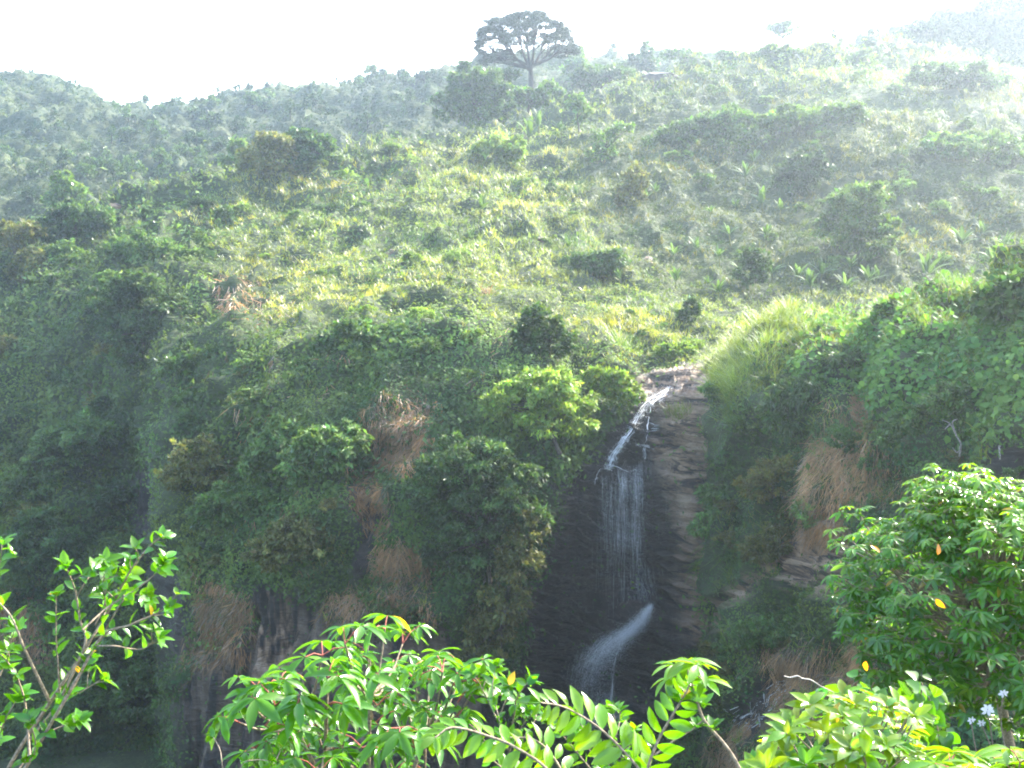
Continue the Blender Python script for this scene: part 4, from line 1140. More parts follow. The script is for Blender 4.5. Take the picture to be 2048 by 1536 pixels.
# tall grass clumps and hanging dry grass that can be told apart
def clump(name, label, cat, S, px, py, w, h, col, blades, hang, width=0.03, group=None):
    P, n = S.spot([px], [py])
    k = P[0, 1] / F
    acc = Acc()
    m = max(6, blades // 8)
    x = px + rng.uniform(-1, 1, m) * w * 0.5; y = py + rng.uniform(-0.15, 0.15, m) * h
    p, nn = S.spot(x, y)
    scatter_tufts(acc, p + nn * 0.05, nn, 8, h * k * rng.uniform(.35, .85, m), np.full(m, width), np.broadcast_to(np.asarray(col), (m, 3)) * np.exp(rng.normal(0, .15, (m, 1))), lean=0.4, hang=hang, spread=0.2)
    o = acc.build_at(name, M_DRY if col[0] > col[1] else M_GRASS, P[0])
    return tag(o, label, cat, group)
GR, DR = (.14, .21, .04), (.40, .25, .13)
clump('tall_grass', 'tall bright reed clump standing on the terrace above the falls', 'grass clump', S1, 1255, 705, 60, 70, GR, 260, 0, .035)
clump('tall_grass', 'small grass tuft growing on the rock in the falls', 'grass clump', S1, 1355, 835, 50, 44, (.16, .18, .04), 200, .15, .03)
clump('tall_grass', 'long hanging grass beside the orange rock of the gorge', 'grass clump', S3, 1430, 1120, 40, 80, GR, 200, .8, .025)
clump('dry_grass_clump', 'dry brown grass hanging on the slope under the left meadow', 'dry grass', S1, 470, 560, 60, 50, DR, 320, .85)
clump('dry_grass_clump', 'dry brown grass streak above the large-leaved cliff shrub', 'dry grass', S1, 820, 850, 60, 70, DR, 420, .9)
clump('dry_grass_clump', 'dry brown beard of grass beneath the brown streak', 'dry grass', S1, 790, 910, 80, 60, DR, 420, .9)
clump('dry_grass_clump', 'rounded tussock of dry grass on the wet black rock', 'dry grass', S1, 765, 1050, 40, 50, DR, 260, .9)
clump('dry_grass_clump', 'widest dry grass tussock low on the central cliff', 'dry grass', S1, 800, 1110, 110, 80, DR, 700, .9)
clump('dry_grass_clump', 'dry grass tussock above the palmate shrub', 'dry grass', S1, 690, 1190, 80, 55, DR, 420, .9)
clump('dry_grass_clump', 'dry grass shock at the left foot of the central cliff', 'dry grass', S1, 450, 1210, 60, 90, (.17, .13, .06), 420, .85)
clump('dry_grass_clump', 'dry grass curtain on the gorge side at far left', 'dry grass', S1, 60, 1190, 90, 90, DR, 420, .9)
clump('dry_grass_clump', 'dry brown grass fall in the middle of the spur', 'dry grass', S3, 1710, 900, 90, 80, DR, 800, .9, .022)
clump('dry_grass_clump', 'narrow dry grass streak above the brown grass fall', 'dry grass', S3, 1720, 830, 50, 60, DR, 360, .9, .022)
clump('dry_grass_clump', 'dry grass above the small rocky stream', 'dry grass', S3, 1590, 1330, 90, 60, DR, 500, .9, .02)
clump('dry_grass_clump', 'dry grass tussock at the foot of the small rocky stream', 'dry grass', S3, 1490, 1470, 60, 80, DR, 500, .9, .02)
clump('dry_grass_clump', 'reddish dry seed stalk tuft in the bright terrace grass', 'dry grass', S1, 970, 600, 24, 34, (.34, .17, .1), 120, .1)

# boulders
def boulder(label, px, py, rx, ry, S, cold, ydep=0.8):
    P, n = S.spot([px], [py])
    Y = P[0, 1]; k = Y / F
    u, v = np.meshgrid(np.linspace(0, 2 * math.pi, 28, endpoint=False), np.linspace(0.02, math.pi - 0.02, 16))
    d = np.stack([np.cos(u) * np.sin(v), np.sin(u) * np.sin(v), np.cos(v)], -1)
    r = 1 + 0.25 * fbm(d * 1.2 + px, 0.8, 7, 3)
    q = np.sign(d) * np.abs(d) ** 0.75
    p = q * r[..., None] * np.array([rx, rx * ydep, ry]) * k
    i = np.arange(15)[:, None] * 28; j = np.arange(28)[None]; j2 = (j + 1) % 28
    f = np.stack([i + j, i + 28 + j, i + 28 + j2, i + j2], -1).reshape(-1, 4)
    a = Acc(); a.add(p.reshape(-1, 3), f, cold)
    o = a.build('boulder', M_TERRAIN, smooth=True)
    o.location = P[0]
    tag(o, label, 'boulder')
boulder('broad dark boulder on the skyline crest', 1322, 164, 38, 14, S1, (1, 0, 0))
boulder('pointed grey rock in the meadow at mid slope', 785, 500, 16, 18, S1, (1, .5, 0))
boulder('pale boulder showing between the left ridge trees', 232, 428, 14, 6, S1, (1, 1, 0))
boulder('small grey rock in the grass right of the meadow rock', 1080, 490, 9, 9, S1, (1, .4, 0))
boulder('pale stone on the path end by the banana plants', 1295, 530, 10, 14, S1, (1, 1, 0))
boulder('reddish block at the gorge edge right of the falls', 1395, 1245, 28, 26, S3, (1, .9, 0))

# shrubs scattered over the slopes: a few masters, copied
def unit_shrub(col, leaf, seed_shape):
    a = Acc()
    n = rng.integers(2, 5)
    for q in range(n):
        c = np.array([rng.normal() * 0.45, rng.normal() * 0.45, rng.uniform(0.25, 0.55)]) if q else np.array([0, 0, 0.4])
        s = rng.uniform(0.45, 0.75)
        crown_leaves(a, c, (s, s, s * rng.uniform(0.55, 0.9)), leaf, col, 1.9, 14, 0.55, 0.4, 0.3, rng.uniform(.6, 1.1))
    return a
masters = {}
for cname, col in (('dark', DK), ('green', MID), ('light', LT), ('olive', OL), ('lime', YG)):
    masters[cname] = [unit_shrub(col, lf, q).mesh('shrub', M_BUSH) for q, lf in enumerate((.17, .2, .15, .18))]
ZONES = [
    # polygon, count, radius px range, colours, label, group
    ([(470, 390), (700, 330), (1000, 260), (1130, 260), (1150, 480), (1040, 600), (640, 620), (480, 540)], 44, (10, 20), ('light', 'light', 'lime', 'lime', 'green'), 'leafy shrub scattered over the sunlit meadow slope', 'shrubs on the sunlit meadow slope'),
    ([(1160, 240), (1300, 180), (1640, 120), (2060, 180), (2060, 330), (1700, 350), (1300, 420), (1170, 420)], 32, (12, 24), ('green', 'light', 'light'), 'hazy shrub on the upper right hillside', 'shrubs on the hazy upper hillside'),
    ([(1320, 420), (1700, 360), (2060, 340), (2060, 520), (1800, 580), (1420, 560)], 18, (14, 26), ('green', 'light', 'light'), 'hazy shrub growing among the banana plants', 'shrubs among the banana plants'),
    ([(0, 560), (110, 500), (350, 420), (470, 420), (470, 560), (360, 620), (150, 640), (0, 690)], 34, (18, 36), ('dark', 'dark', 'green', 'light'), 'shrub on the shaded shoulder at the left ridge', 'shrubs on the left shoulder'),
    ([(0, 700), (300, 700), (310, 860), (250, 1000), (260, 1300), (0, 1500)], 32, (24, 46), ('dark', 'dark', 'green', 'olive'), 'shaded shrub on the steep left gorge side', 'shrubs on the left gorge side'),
    ([(370, 800), (470, 690), (640, 700), (760, 740), (730, 900), (660, 1100), (520, 1130), (380, 1200)], 30, (20, 38), ('dark', 'green', 'green', 'olive'), 'shrub clinging to the face of the central cliff', 'shrubs on the central cliff'),
    ([(600, 640), (900, 640), (1030, 690), (1000, 800), (820, 780), (640, 720)], 16, (16, 30), ('green', 'light', 'lime', 'dark'), 'sunlit shrub along the brow of the cliff', 'shrubs along the cliff brow'),
    ([(1130, 600), (1420, 560), (1640, 600), (1480, 690), (1300, 730), (1160, 690)], 14, (10, 20), ('green', 'light', 'lime'), 'small bright shrub in the terrace grass above the falls', 'shrubs in the terrace grass'),
]
def inpoly(poly):
    xs, ys = zip(*poly)
    while True:
        x, y = rng.uniform(min(xs), max(xs)), rng.uniform(min(ys), max(ys))
        if polymask(np.array([x]), np.array([y]), poly, 1)[0] > 0.5:
            return x, y
def place_shrub(S, x, y, rp, cname, label, group, name='shrub', mast=masters):
    P, n = S.spot([x], [y])
    k = P[0, 1] / F
    me = mast[cname][rng.integers(len(mast[cname]))]
    o = bpy.data.objects.new(name, me)
    COL.objects.link(o)
    s = rp * k
    o.location = P[0] + n[0] * 0.1 * s - np.array([0, 0, .15 * s])
    o.rotation_euler = (rng.normal() * .15, rng.normal() * .15, rng.uniform(0, 6.28))
    o.scale = (s * rng.uniform(.9, 1.3), s * rng.uniform(.9, 1.3), s * rng.uniform(.75, 1.15))
    return tag(o, label, 'shrub', group)
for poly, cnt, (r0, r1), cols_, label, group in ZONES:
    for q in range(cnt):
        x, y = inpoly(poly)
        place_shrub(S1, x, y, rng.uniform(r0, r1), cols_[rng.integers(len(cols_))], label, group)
for poly, cnt, (r0, r1), cols_, label, group in [
    ([(1420, 780), (1560, 760), (1600, 900), (1640, 1060), (1500, 1180), (1400, 1200)], 16, (16, 32), ('dark', 'green', 'olive', 'light'), 'shrub on the spur face right of the falls', 'shrubs on the spur face'),
    ([(1740, 840), (2060, 850), (2060, 960), (1800, 1000), (1760, 960)], 12, (20, 36), ('dark', 'green', 'olive'), 'shrub tangled below the vines on the spur', 'shrubs below the vines'),
    ([(1420, 1250), (1700, 1190), (1760, 1330), (1600, 1330), (1500, 1380), (1400, 1480)], 12, (18, 34), ('dark', 'green', 'olive'), 'shrub on the lower spur beside the small stream', 'shrubs on the lower spur'),
]:
    for q in range(cnt):
        x, y = inpoly(poly)
        place_shrub(S3, x, y, rng.uniform(r0, r1), cols_[rng.integers(len(cols_))], label, group)

# trees on the far hills: a few masters, copied
def unit_tree(col, form):
    a = Acc()
    tube(a, [(0, 0, -0.2), (0.02, 0, 0.4), (0, 0.02, 0.9)], [.05, .04, .02], 5, (.03, .025, .02))
    if form == 0:
        E = [((0, 0, .9), (.42, .42, .40)), ((.25, .1, .7), (.3, .3, .26)), ((-.25, -.1, .75), (.3, .3, .28))]
    elif form == 1:
        E = [((0, 0, 1.2), (.24, .24, .34)), ((.03, 0, .75), (.34, .34, .34))]
    elif form == 2:
        E = [((0, 0, .6), (.5, .5, .3)), ((.2, .1, .9), (.36, .36, .2))]
    else:
        E = [((0, 0, .7), (.55, .5, .38)), ((.35, 0, .55), (.35, .35, .3)), ((-.3, .2, .6), (.4, .35, .3))]
    for c, r in E:
        crown_leaves(a, c, r, .15, col, 1.7, 14, 0.55, 0.3, 0.3, .9)
    return a
FT = {'dark': [unit_tree(np.array(DK) * .8, f).mesh('tree', M_TREE) for f in (0, 1, 2, 3)], 'green': [unit_tree(np.array(MID) * .75, f).mesh('tree', M_TREE) for f in (0, 1, 2, 3)], 'light': [unit_tree(LT, f).mesh('tree', M_TREE) for f in (0, 1, 3)]}
def far_tree(S, x, y, hp, cname, label, group):
    P, n = S.spot([x], [y])
    k = P[0, 1] / F
    me = FT[cname][rng.integers(len(FT[cname]))]
    o = bpy.data.objects.new('tree', me)
    COL.objects.link(o)
    s = hp * k / 1.2
    o.location = P[0] - np.array([0, 0, .1 * s])
    o.rotation_euler = (rng.normal() * .06, rng.normal() * .06, rng.uniform(0, 6.28))
    o.scale = (s, s, s * rng.uniform(.85, 1.2))
    tag(o, label, 'tree', group)
for q in range(46):
    x = rng.uniform(190, 1420); y = np.interp(x, *zip(*crest_far)) + rng.uniform(-1, 9)
    far_tree(S4, x, y, rng.uniform(7, 18), ('dark', 'green')[rng.integers(2)], 'hazy blue tree on the skyline of the far ridge', 'trees on the far skyline')
for q in range(110):
    x = rng.uniform(0, 900); y = rng.uniform(np.interp(x, *zip(*crest_far)) + 12, np.interp(x, *zip(*crest_main)) - 6)
    far_tree(S4, x, y, rng.uniform(14, 34), ('dark', 'green', 'green', 'light')[rng.integers(4)], 'tree in the blue hazy forest of the far hillside', 'trees on the far hillside')
for q in range(34):
    x = rng.uniform(180, 520); y = np.interp(x, [180, 350, 520], [410, 372, 335]) + rng.uniform(-25, 25)
    far_tree(S4, x, y + 8, rng.uniform(20, 36), ('light', 'green', 'light')[rng.integers(3)], 'pale rounded tree in the valley behind the left ridge', 'trees in the valley')
for q in range(26):
    x = rng.uniform(1640, 2060); y = np.interp(x, *zip(*crest_r)) + rng.uniform(0, 60)
    far_tree(S5, x, y, rng.uniform(14, 30), ('dark', 'green')[rng.integers(2)], 'washed-out tree on the hill in the sun glare', 'trees in the sun glare')

# banana plants: one master of each build, copied with its parts
def banana_leaf(L, W, arch, col):
    a = Acc(); n = 8
    v, f, c = [], [], []
    for q in range(n + 1):
        t = q / n
        x = t; z = math.sin(t * 1.5) * 0.55 * (1 - arch) - arch * t * t * 0.7
        w = W * 0.5 * (math.sin(math.pi * min(1, (t * 0.86 + 0.12))) ** 0.6) * (1 if t < .97 else .3) * (0.15 if t < 0.12 else 1)
        ragged = rng.uniform(.8, 1.1)
        v += [[-w * ragged, x * L, z * L - abs(w) * 0.35], [0, x * L, z * L], [w * ragged, x * L, z * L - abs(w) * 0.35]]
        g = rng.uniform(.85, 1.15)
        c += [np.array(col) * g, np.array(col) * 1.25, np.array(col) * g]
    for q in range(n):
        b = 3 * q
        f += [[b, b + 1, b + 4, b + 3], [b + 1, b + 2, b + 5, b + 4]]
    a.add(v, f, np.array(c))
    return a
def banana(nleaf, h):
    root = empty('banana_plant', (0, 0, 0), 'x', 'banana plant')
    s = Acc()
    p = np.array([(0, 0, -.3), (.02, 0, h * .5), (.0, .02, h)])
    tube(s, p, [.13, .10, .06], 7, (.12, .13, .05))
    s.build('stem', M_GRASS, root, smooth=True)
    for q in range(nleaf):
        lf = banana_leaf(rng.uniform(1.5, 2.2), rng.uniform(.38, .52), rng.uniform(.0, .5), np.array((.07, .12, .04)) * rng.uniform(.7, 1.2)).build('leaf', M_GRASS, root)
        lf.location = (0, 0, h * rng.uniform(.9, 1.0))
        lf.rotation_euler = (rng.uniform(.25, 1.1), 0, 2.4 * q + rng.normal() * .3)
    return root
BAN = [banana(9, 1.5), banana(8, 1.1), banana(7, .8)]
used = [False] * 3
def place_banana(x, y, hp, label, group=None):
    S = S1
    P, n = S.spot([x], [y])
    k = P[0, 1] / F
    q = int(rng.integers(3))
    o = BAN[q] if not used[q] else copy_tree(BAN[q])
    used[q] = True
    o.location = P[0] + n[0] * 0.2
    o.rotation_euler = (rng.normal() * .08, rng.normal() * .08, rng.uniform(0, 6.28))
    sc = rng.uniform(.65, 1.2) * hp * k / (3.1 - 0.4 * q)
    o.scale = (sc, sc, sc)
    tag(o, label, 'banana plant')
    if group: o['group'] = group
    elif 'group' in o.keys(): del o['group']
place_banana(1058, 280, 46, 'tallest banana clump high on the grassy slope')
place_banana(1078, 290, 40, 'small banana plant at the foot of the tallest banana clump')
place_banana(1125, 300, 36, 'dark banana plant between the slender tree and the gaunt tree')
place_banana(962, 450, 46, 'bright banana plant with upright leaves in the middle of the meadow')
place_banana(938, 478, 34, 'short banana plant just below the upright meadow banana plant')
place_banana(898, 475, 28, 'young banana plant left of the upright meadow banana plant')
place_banana(840, 492, 22, 'tiny banana plant above the pointed grey rock')
place_banana(1140, 515, 46, 'banana plant with broad arching leaves beside the shaded meadow bank')
place_banana(1240, 560, 30, 'banana plant in front of the shaded meadow bank')
place_banana(1150, 420, 22, 'young banana plant on the open slope above the shaded meadow bank')
place_banana(1350, 575, 42, 'sunlit yellow banana plant left of two at the grove edge')
place_banana(1415, 578, 44, 'sunlit yellow banana plant right of two at the grove edge')
place_banana(1590, 612, 40, 'bright banana leaves poking up at the right end of the terrace')
for x, y, h in [(1312, 405, 30), (1290, 418, 30), (1345, 530, 40), (1385, 565, 34), (1440, 600, 44), (1490, 392, 44), (1508, 360, 34), (1470, 420, 40), (1525, 440, 44), (1545, 405, 36), (1420, 460, 36), (1460, 500, 42), (1530, 495, 38),
                (1390, 515, 44), (1440, 530, 40), (1545, 560, 44), (1590, 575, 46), (1640, 560, 46), (1625, 590, 44), (1700, 560, 52), (1690, 596, 50), (1735, 600, 44), (1755, 560, 40), (1850, 580, 54), (1880, 540, 50), (1925, 520, 56),
                (1905, 575, 50), (1945, 565, 46), (1800, 600, 46), (1985, 540, 46), (2010, 520, 44), (2040, 505, 40), (1560, 455, 36), (1660, 520, 40), (1790, 540, 40), (1830, 480, 38), (1960, 490, 40), (1475, 560, 38)]:
    place_banana(x, y, h, 'pale banana plant in the hazy grove right of the meadow', 'banana plants in the hazy grove')

# dead branches on the spur
def dead_branch(label, S, roots, paths, r0):
    P, n = S.spot([roots[0]], [roots[1]])
    Y = P[0, 1] - 0.6
    base = at(roots[0], roots[1], Y)
    a = Acc()
    for pts in paths:
        q = smooth_path(at([p_[0] for p_ in pts], [p_[1] for p_ in pts], Y + rng.normal(0, .15, len(pts))), 5)
        tube(a, q, np.linspace(r0, r0 * .35, len(q)), 5)
    a.v = [v - base for v in a.v]
    o = a.build('dead_branch', M_PALE, smooth=True)
    o.location = base
    tag(o, label, 'branch')
dead_branch('bare grey forked branch standing among the spur bushes', S3, (1918, 918), [[(1918, 918), (1922, 890), (1912, 870), (1900, 848), (1885, 840)], [(1912, 870), (1905, 845), (1915, 838)], [(1922, 890), (1915, 905), (1905, 895)], [(1900, 848), (1890, 858)]], .035)
dead_branch('pale dangling roots under the bank at the right edge', S3, (1998, 892), [[(1998, 892), (2015, 893), (2035, 910), (2044, 945)], [(1998, 892), (2000, 920), (1997, 950)], [(1998, 895), (2010, 925), (2022, 948)], [(2005, 910), (2008, 940), (2004, 960)], [(2015, 930), (2030, 955)]], .03)
dead_branch('thin bent twig above the small rocky stream', S3, (1525, 1350), [[(1525, 1350), (1530, 1330), (1528, 1316), (1545, 1305), (1560, 1300)]], .02)

# ------------------------------------------------------------------ plants right in front of the camera
G1 = np.array([.056, .175, .006])       # fresh green
G2 = np.array([.10, .225, .010])         # yellow-green
G3 = np.array([.04, .13, .008])        # deeper green

def vary(c, k, s=.2, y=.18):
    c = np.broadcast_to(np.asarray(c, float), (k, 3)) * np.exp(rng.normal(0, s, (k, 1)))
    h = rng.normal(0, y, k)
    c = c * np.stack([1 + h, 1 + .2 * h, 1 - .4 * h], -1)
    old = rng.random(k) < .006
    c[old] = np.array([.34, .26, .02]) * rng.uniform(.6, 1.2, (old.sum(), 1))
    return np.clip(c, .004, .7)

LEAF_A = fine_leaf(.52, .22, .16, n=5, peak=.42)        # oval with a point
LEAF_B = fine_leaf(.32, .34, .20, n=5, peak=.52)         # drooping leaflet
LEAF_C = fine_leaf(.44, .30, .20, wave=.015, n=6, peak=.5)
LEAF_D = fine_leaf(.95, .18, .12, n=5, peak=.36)        # broad heart

def leaves_at(acc, T, pos, d, n, L, col, wide=None):
    L = np.asarray(L, float)
    sc = np.stack([L * (1 if wide is None else wide), L, L], -1)
    put(acc, T[0], T[1], np.asarray(pos), frames(nrm(np.asarray(d)), np.asarray(n)), sc, col)

def palmate(acc, p, fwd, up, L, num, col, spread=2.3):
    fwd = nrm(fwd - (fwd * up).sum() * up); side = np.cross(up, fwd)
    ang = np.linspace(-spread, spread, num) + rng.normal(0, .10, num)
    d = np.cos(ang)[:, None] * fwd + np.sin(ang)[:, None] * side + np.array([0, 0, -1.]) * rng.uniform(.05, .35, num)[:, None] + up * .12
    n = np.broadcast_to(up, (num, 3)) + rng.normal(size=(num, 3)) * .22
    ll = L * (1 - .22 * np.abs(ang) / spread) * rng.uniform(.85, 1.1, num)
    leaves_at(acc, LEAF_B, np.broadcast_to(p, (num, 3)) + nrm(d) * L * .03, d, n, ll, vary(col, num, .12, .12))

def pxw(px, Y):
    return px * Y / F

def finish(root, base, parts):
    for name, acc, mat, sm in parts:
        if acc.n:
            acc.v = [v - base for v in acc.v]
            acc.build(name, mat, root, smooth=sm)

# --- left: twiggy shrub with small paired leaves
def twiggy_shrub(name, label, base, branches, Y, leaf_px, seedcol, start=.42, step=23, wood=None, r0=6.0, T=LEAF_A, tipn=5):
    k = Y / F
    b = base
    root = empty(name, b, label, 'shrub')
    stem, fol = Acc(), Acc()
    for pts, r in branches:
        dy = np.cumsum(rng.normal(0, .06, len(pts)))
        P = smooth_path(at([p[0] for p in pts], [p[1] for p in pts], Y + dy), 6)
        tube(stem, P, np.linspace(r, max(1.0, r * .3), len(P)) * .8 * k, 6)
        seg = np.linalg.norm(np.diff(P, axis=0), axis=1)
        s = np.concatenate([[0], np.cumsum(seg)])
        tot = s[-1]
        t = nrm(np.gradient(P, axis=0))
        for m, q in enumerate(np.arange(tot * start, tot, step * k)):
            if rng.random() < .12: continue
            i = min(np.searchsorted(s, q), len(P) - 1)
            ax = t[i]
            a0 = rng.normal(size=3); a0 = nrm(a0 - (a0 * ax).sum() * ax)
            for sg in (1, -1):
                if rng.random() < .12: continue
                d = nrm(a0 * sg * .9 + ax * .55 + np.array([0, 0, .25]) + rng.normal(size=3) * .2)
                n = np.array([0, -.25, 1.]) + rng.normal(size=3) * .45
                leaves_at(fol, T, [P[i]], [d], [n], [leaf_px * k * rng.uniform(.65, 1.15)], vary(seedcol, 1))
            if rng.random() < .26:      # a short side twig with its own rosette
                d = nrm(a0 * .8 + ax * .6 + np.array([0, 0, .35]) + rng.normal(size=3) * .25)
                e = P[i] + d * rng.uniform(18, 44) * k
                tube(stem, [P[i], (P[i] + e) / 2 + rng.normal(size=3) * 2 * k, e], np.array([1.5, 1.2, .9]) * k, 5)
                rosette(fol, e, d, leaf_px * k * .95, tipn, seedcol, T)
        rosette(fol, P[-1], t[-1], leaf_px * k, tipn + 2, seedcol, T)
    finish(root, b, [('stem', stem, wood or M_STEM, True), ('foliage', fol, M_NEAR, True)])
    return root

def rosette(acc, p, ax, L, num, col, T=LEAF_A, open_=.75):
    ax = nrm(ax + np.array([0, 0, .25]))
    ref = nrm(np.cross(ax, rng.normal(size=3))); r2 = np.cross(ax, ref)
    ang = np.arange(num) * 2.4 + rng.uniform(0, 6)
    d = np.cos(ang)[:, None] * ref + np.sin(ang)[:, None] * r2
    d = d * open_ + ax * rng.uniform(.3, .9, (num, 1))
    n = ax * 1.0 + np.array([0, 0, .4]) - d * .3 + rng.normal(size=(num, 3)) * .25
    leaves_at(acc, T, np.broadcast_to(p, (num, 3)) - ax * rng.uniform(0, .25, (num, 1)) * L, d, n, L * rng.uniform(.6, 1.1, num), vary(col, num))

YL = 4.0
left_br = [
    ([(-60, 1700), (20, 1530), (100, 1405), (175, 1290), (215, 1225), (262, 1140), (300, 1092), (326, 1072)], 6),
    ([(-40, 1700), (60, 1520), (150, 1365), (205, 1272), (260, 1250), (310, 1228), (340, 1212)], 6),
    ([(120, 1400), (170, 1290), (160, 1240), (150, 1180), (130, 1130)], 4.5),
    ([(100, 1405), (50, 1300), (20, 1230), (-30, 1180)], 4.5),
    ([(190, 1292), (230, 1292), (265, 1298), (290, 1296), (318, 1275)], 2.6),
    ([(60, 1480), (120, 1405), (160, 1385), (205, 1357)], 3),
    ([(60, 1520), (52, 1420), (40, 1370), (20, 1330), (-20, 1290)], 3.5),
    ([(10, 1580), (80, 1480), (130, 1450), (160, 1440)], 3),
    ([(-30, 1230), (-8, 1160), (2, 1110), (4, 1085)], 2.5),
    ([(165, 1260), (215, 1215), (270, 1180), (308, 1150), (328, 1130)], 3),
    ([(150, 1200), (170, 1165), (190, 1140), (212, 1120)], 2.4),
    ([(190, 1250), (210, 1205), (205, 1165), (240, 1150)], 2.4),
    ([(205, 1270), (240, 1210), (262, 1190), (300, 1195)], 2.2),
    ([(120, 1400), (116, 1330), (112, 1270), (112, 1190)], 2.6),
    ([(-60, 1640), (-10, 1500), (10, 1440), (40, 1390)], 4),
    ([(-40, 1660), (30, 1560), (70, 1500), (60, 1440)], 3.5),
    ([(-30, 1400), (0, 1350), (20, 1290), (30, 1255)], 2.6),
]
twiggy_shrub('shrub', 'twiggy shrub with small glossy leaves and grey stems at the left corner', at(-60, 1700, YL), left_br, YL, 34, G1, tipn=4)
a_ = Acc()
leaves_at(a_, LEAF_A, at([152], [1332], 3.95), [[.4, -.2, -.6]], [[.3, -1, .4]], [.035], np.array([[.75, .38, .01]]))
root_ = [o for o in bpy.data.objects if o.get('label', '').startswith('twiggy shrub with')][0]
a_.v = [v - np.array(root_.location) for v in a_.v]
tag(a_.build('dead_leaf', M_NEAR, root_), 'single yellow leaf on the grey stem')

# --- centre: palmate-leaved shrub with red leaf stalks
def palmate_shrub(name, label, cat, base, tips, Y, Lpx, col, spread_y=.6, stems=None, per=(2, 4), stalk=(34, 62), sub=True, num=(5, 7)):
    k = Y / F
    root = empty(name, base, label, cat)
    stem, fol = Acc(), Acc()
    forks = stems
    for (x, y) in tips:
        yy = Y + rng.normal(0, spread_y)
        p = at(x, y + 26, yy)
        fx, fy = min(forks, key=lambda f_: (f_[0] - x) ** 2 + ((f_[1] - y) * .5) ** 2)
        s = at(fx, fy, Y)
        m = (s + p) / 2 + np.array([(x - fx) * .12 * k, 0, -.03])
        P = smooth_path([s, m, p], 5)
        tube(stem, P, np.linspace(3.6, 1.8, len(P)) * k, 5)
        for q in range(rng.integers(*per) + 1):
            az = rng.uniform(0, 2 * math.pi)
            h = np.array([math.cos(az), math.sin(az), 0])
            ln = rng.uniform(*stalk) * k
            e = p + h * ln * .85 + np.array([0, 0, ln * rng.uniform(.05, .6)])
            tube(stem, [p, (p + e) / 2 + np.array([0, 0, .12 * ln]), e], np.array([1.6, 1.3, 1.1]) * k, 4, (.26, .07, .05))
            up = nrm(np.array([0, 0, 1.]) + .30 * h + rng.normal(size=3) * .16)
            palmate(fol, e, h, up, Lpx * k * rng.uniform(.75, 1.1), int(rng.integers(*num) + 0), col)
    for f_ in forks:
        s = base
        e = at(f_[0], f_[1], Y)
        m = (s + e) / 2 + rng.normal(size=3) * .05
        P = smooth_path([s, m, e], 5)
        tube(stem, P, np.linspace(7, 4, len(P)) * k, 6)
    finish(root, base, [('stem', stem, M_STEM, True), ('foliage', fol, M_NEAR, True)])
    return root
tips_c = [(770, 1232), (735, 1245), (690, 1262), (805, 1262), (645, 1285), (740, 1290), (790, 1300), (860, 1298), (700, 1310), (608, 1330), (560, 1338), (520, 1352), (655, 1330), (720, 1335), (770, 1340), (830, 1335), (885, 1318),
          (925, 1305), (905, 1345), (955, 1340), (500, 1380), (550, 1385), (600, 1375), (650, 1385), (700, 1380), (755, 1385), (810, 1380), (860, 1385), (915, 1380), (480, 1420), (530, 1425), (580, 1428), (635, 1425), (690, 1430), (745, 1425),
          (800, 1430), (850, 1425), (905, 1425), (510, 1470), (560, 1475), (615, 1470), (670, 1475), (725, 1470), (780, 1475), (830, 1470), (880, 1468), (555, 1500), (700, 1510), (640, 1520), (790, 1520), (850, 1515), (750, 1560), (600, 1570)]
palmate_shrub('shrub', 'bushy shrub with hand-shaped drooping leaves and red stalks at bottom centre', 'shrub', at(735, 1760, 4.7), tips_c, 4.7, 66, G1, .45,
              [(650, 1500), (760, 1480), (850, 1470), (740, 1390), (590, 1450)], per=(1, 3))

# --- single sprigs
twiggy_shrub('sprig', 'lone thin sprig with a tuft of leaves rising at the bottom edge', at(470, 1640, 3.9), [([(470, 1640), (446, 1540), (440, 1500), (424, 1470)], 2.2)], 3.9, 26, G1, start=.9, tipn=4)
twiggy_shrub('sprig', 'bent sprig with small leaves below the hand-leaved shrub', at(440, 1640, 3.8), [([(440, 1640), (480, 1536), (510, 1520), (540, 1522)], 2.2), ([(520, 1560), (545, 1530), (556, 1515)], 1.8)], 3.8, 28, G1, start=.7, tipn=6)
twiggy_shrub('shrub', 'small-leaved twiggy shrub between the hand-leaved shrub and the waterfall', at(1020, 1700, 4.3),
             [([(1020, 1700), (1010, 1540), (1000, 1450), (985, 1380), (992, 1330)], 3.2), ([(1015, 1500), (1030, 1420), (1032, 1400), (1050, 1372), (1060, 1360)], 2.6), ([(1000, 1450), (960, 1370), (945, 1350)], 2.2),
              ([(1010, 1520), (1050, 1440), (1055, 1420)], 2), ([(1010, 1540), (960, 1470), (930, 1440)], 2), ([(1015, 1560), (1090, 1480), (1110, 1450)], 2), ([(1000, 1430), (1015, 1390), (1018, 1370)], 2), ([(1030, 1500), (1070, 1440), (1068, 1415)], 1.8)], 4.3, 30, G1 * .9, start=.35, step=20, tipn=5)
twiggy_shrub('shrub', 'low small-leaved shrub at the bottom edge beneath the falls', at(1230, 1720, 4.4),
             [([(1230, 1720), (1210, 1560), (1180, 1480), (1150, 1430)], 3), ([(1210, 1560), (1230, 1480), (1240, 1430), (1222, 1415)], 2.4), ([(1215, 1580), (1150, 1500), (1100, 1440)], 2.4), ([(1220, 1600), (1250, 1520), (1270, 1460)], 2.4),
              ([(1190, 1520), (1160, 1470), (1130, 1455)], 2), ([(1200, 1540), (1260, 1490), (1290, 1480)], 2)], 4.4, 30, G1 * .9, start=.3, step=20, tipn=5)

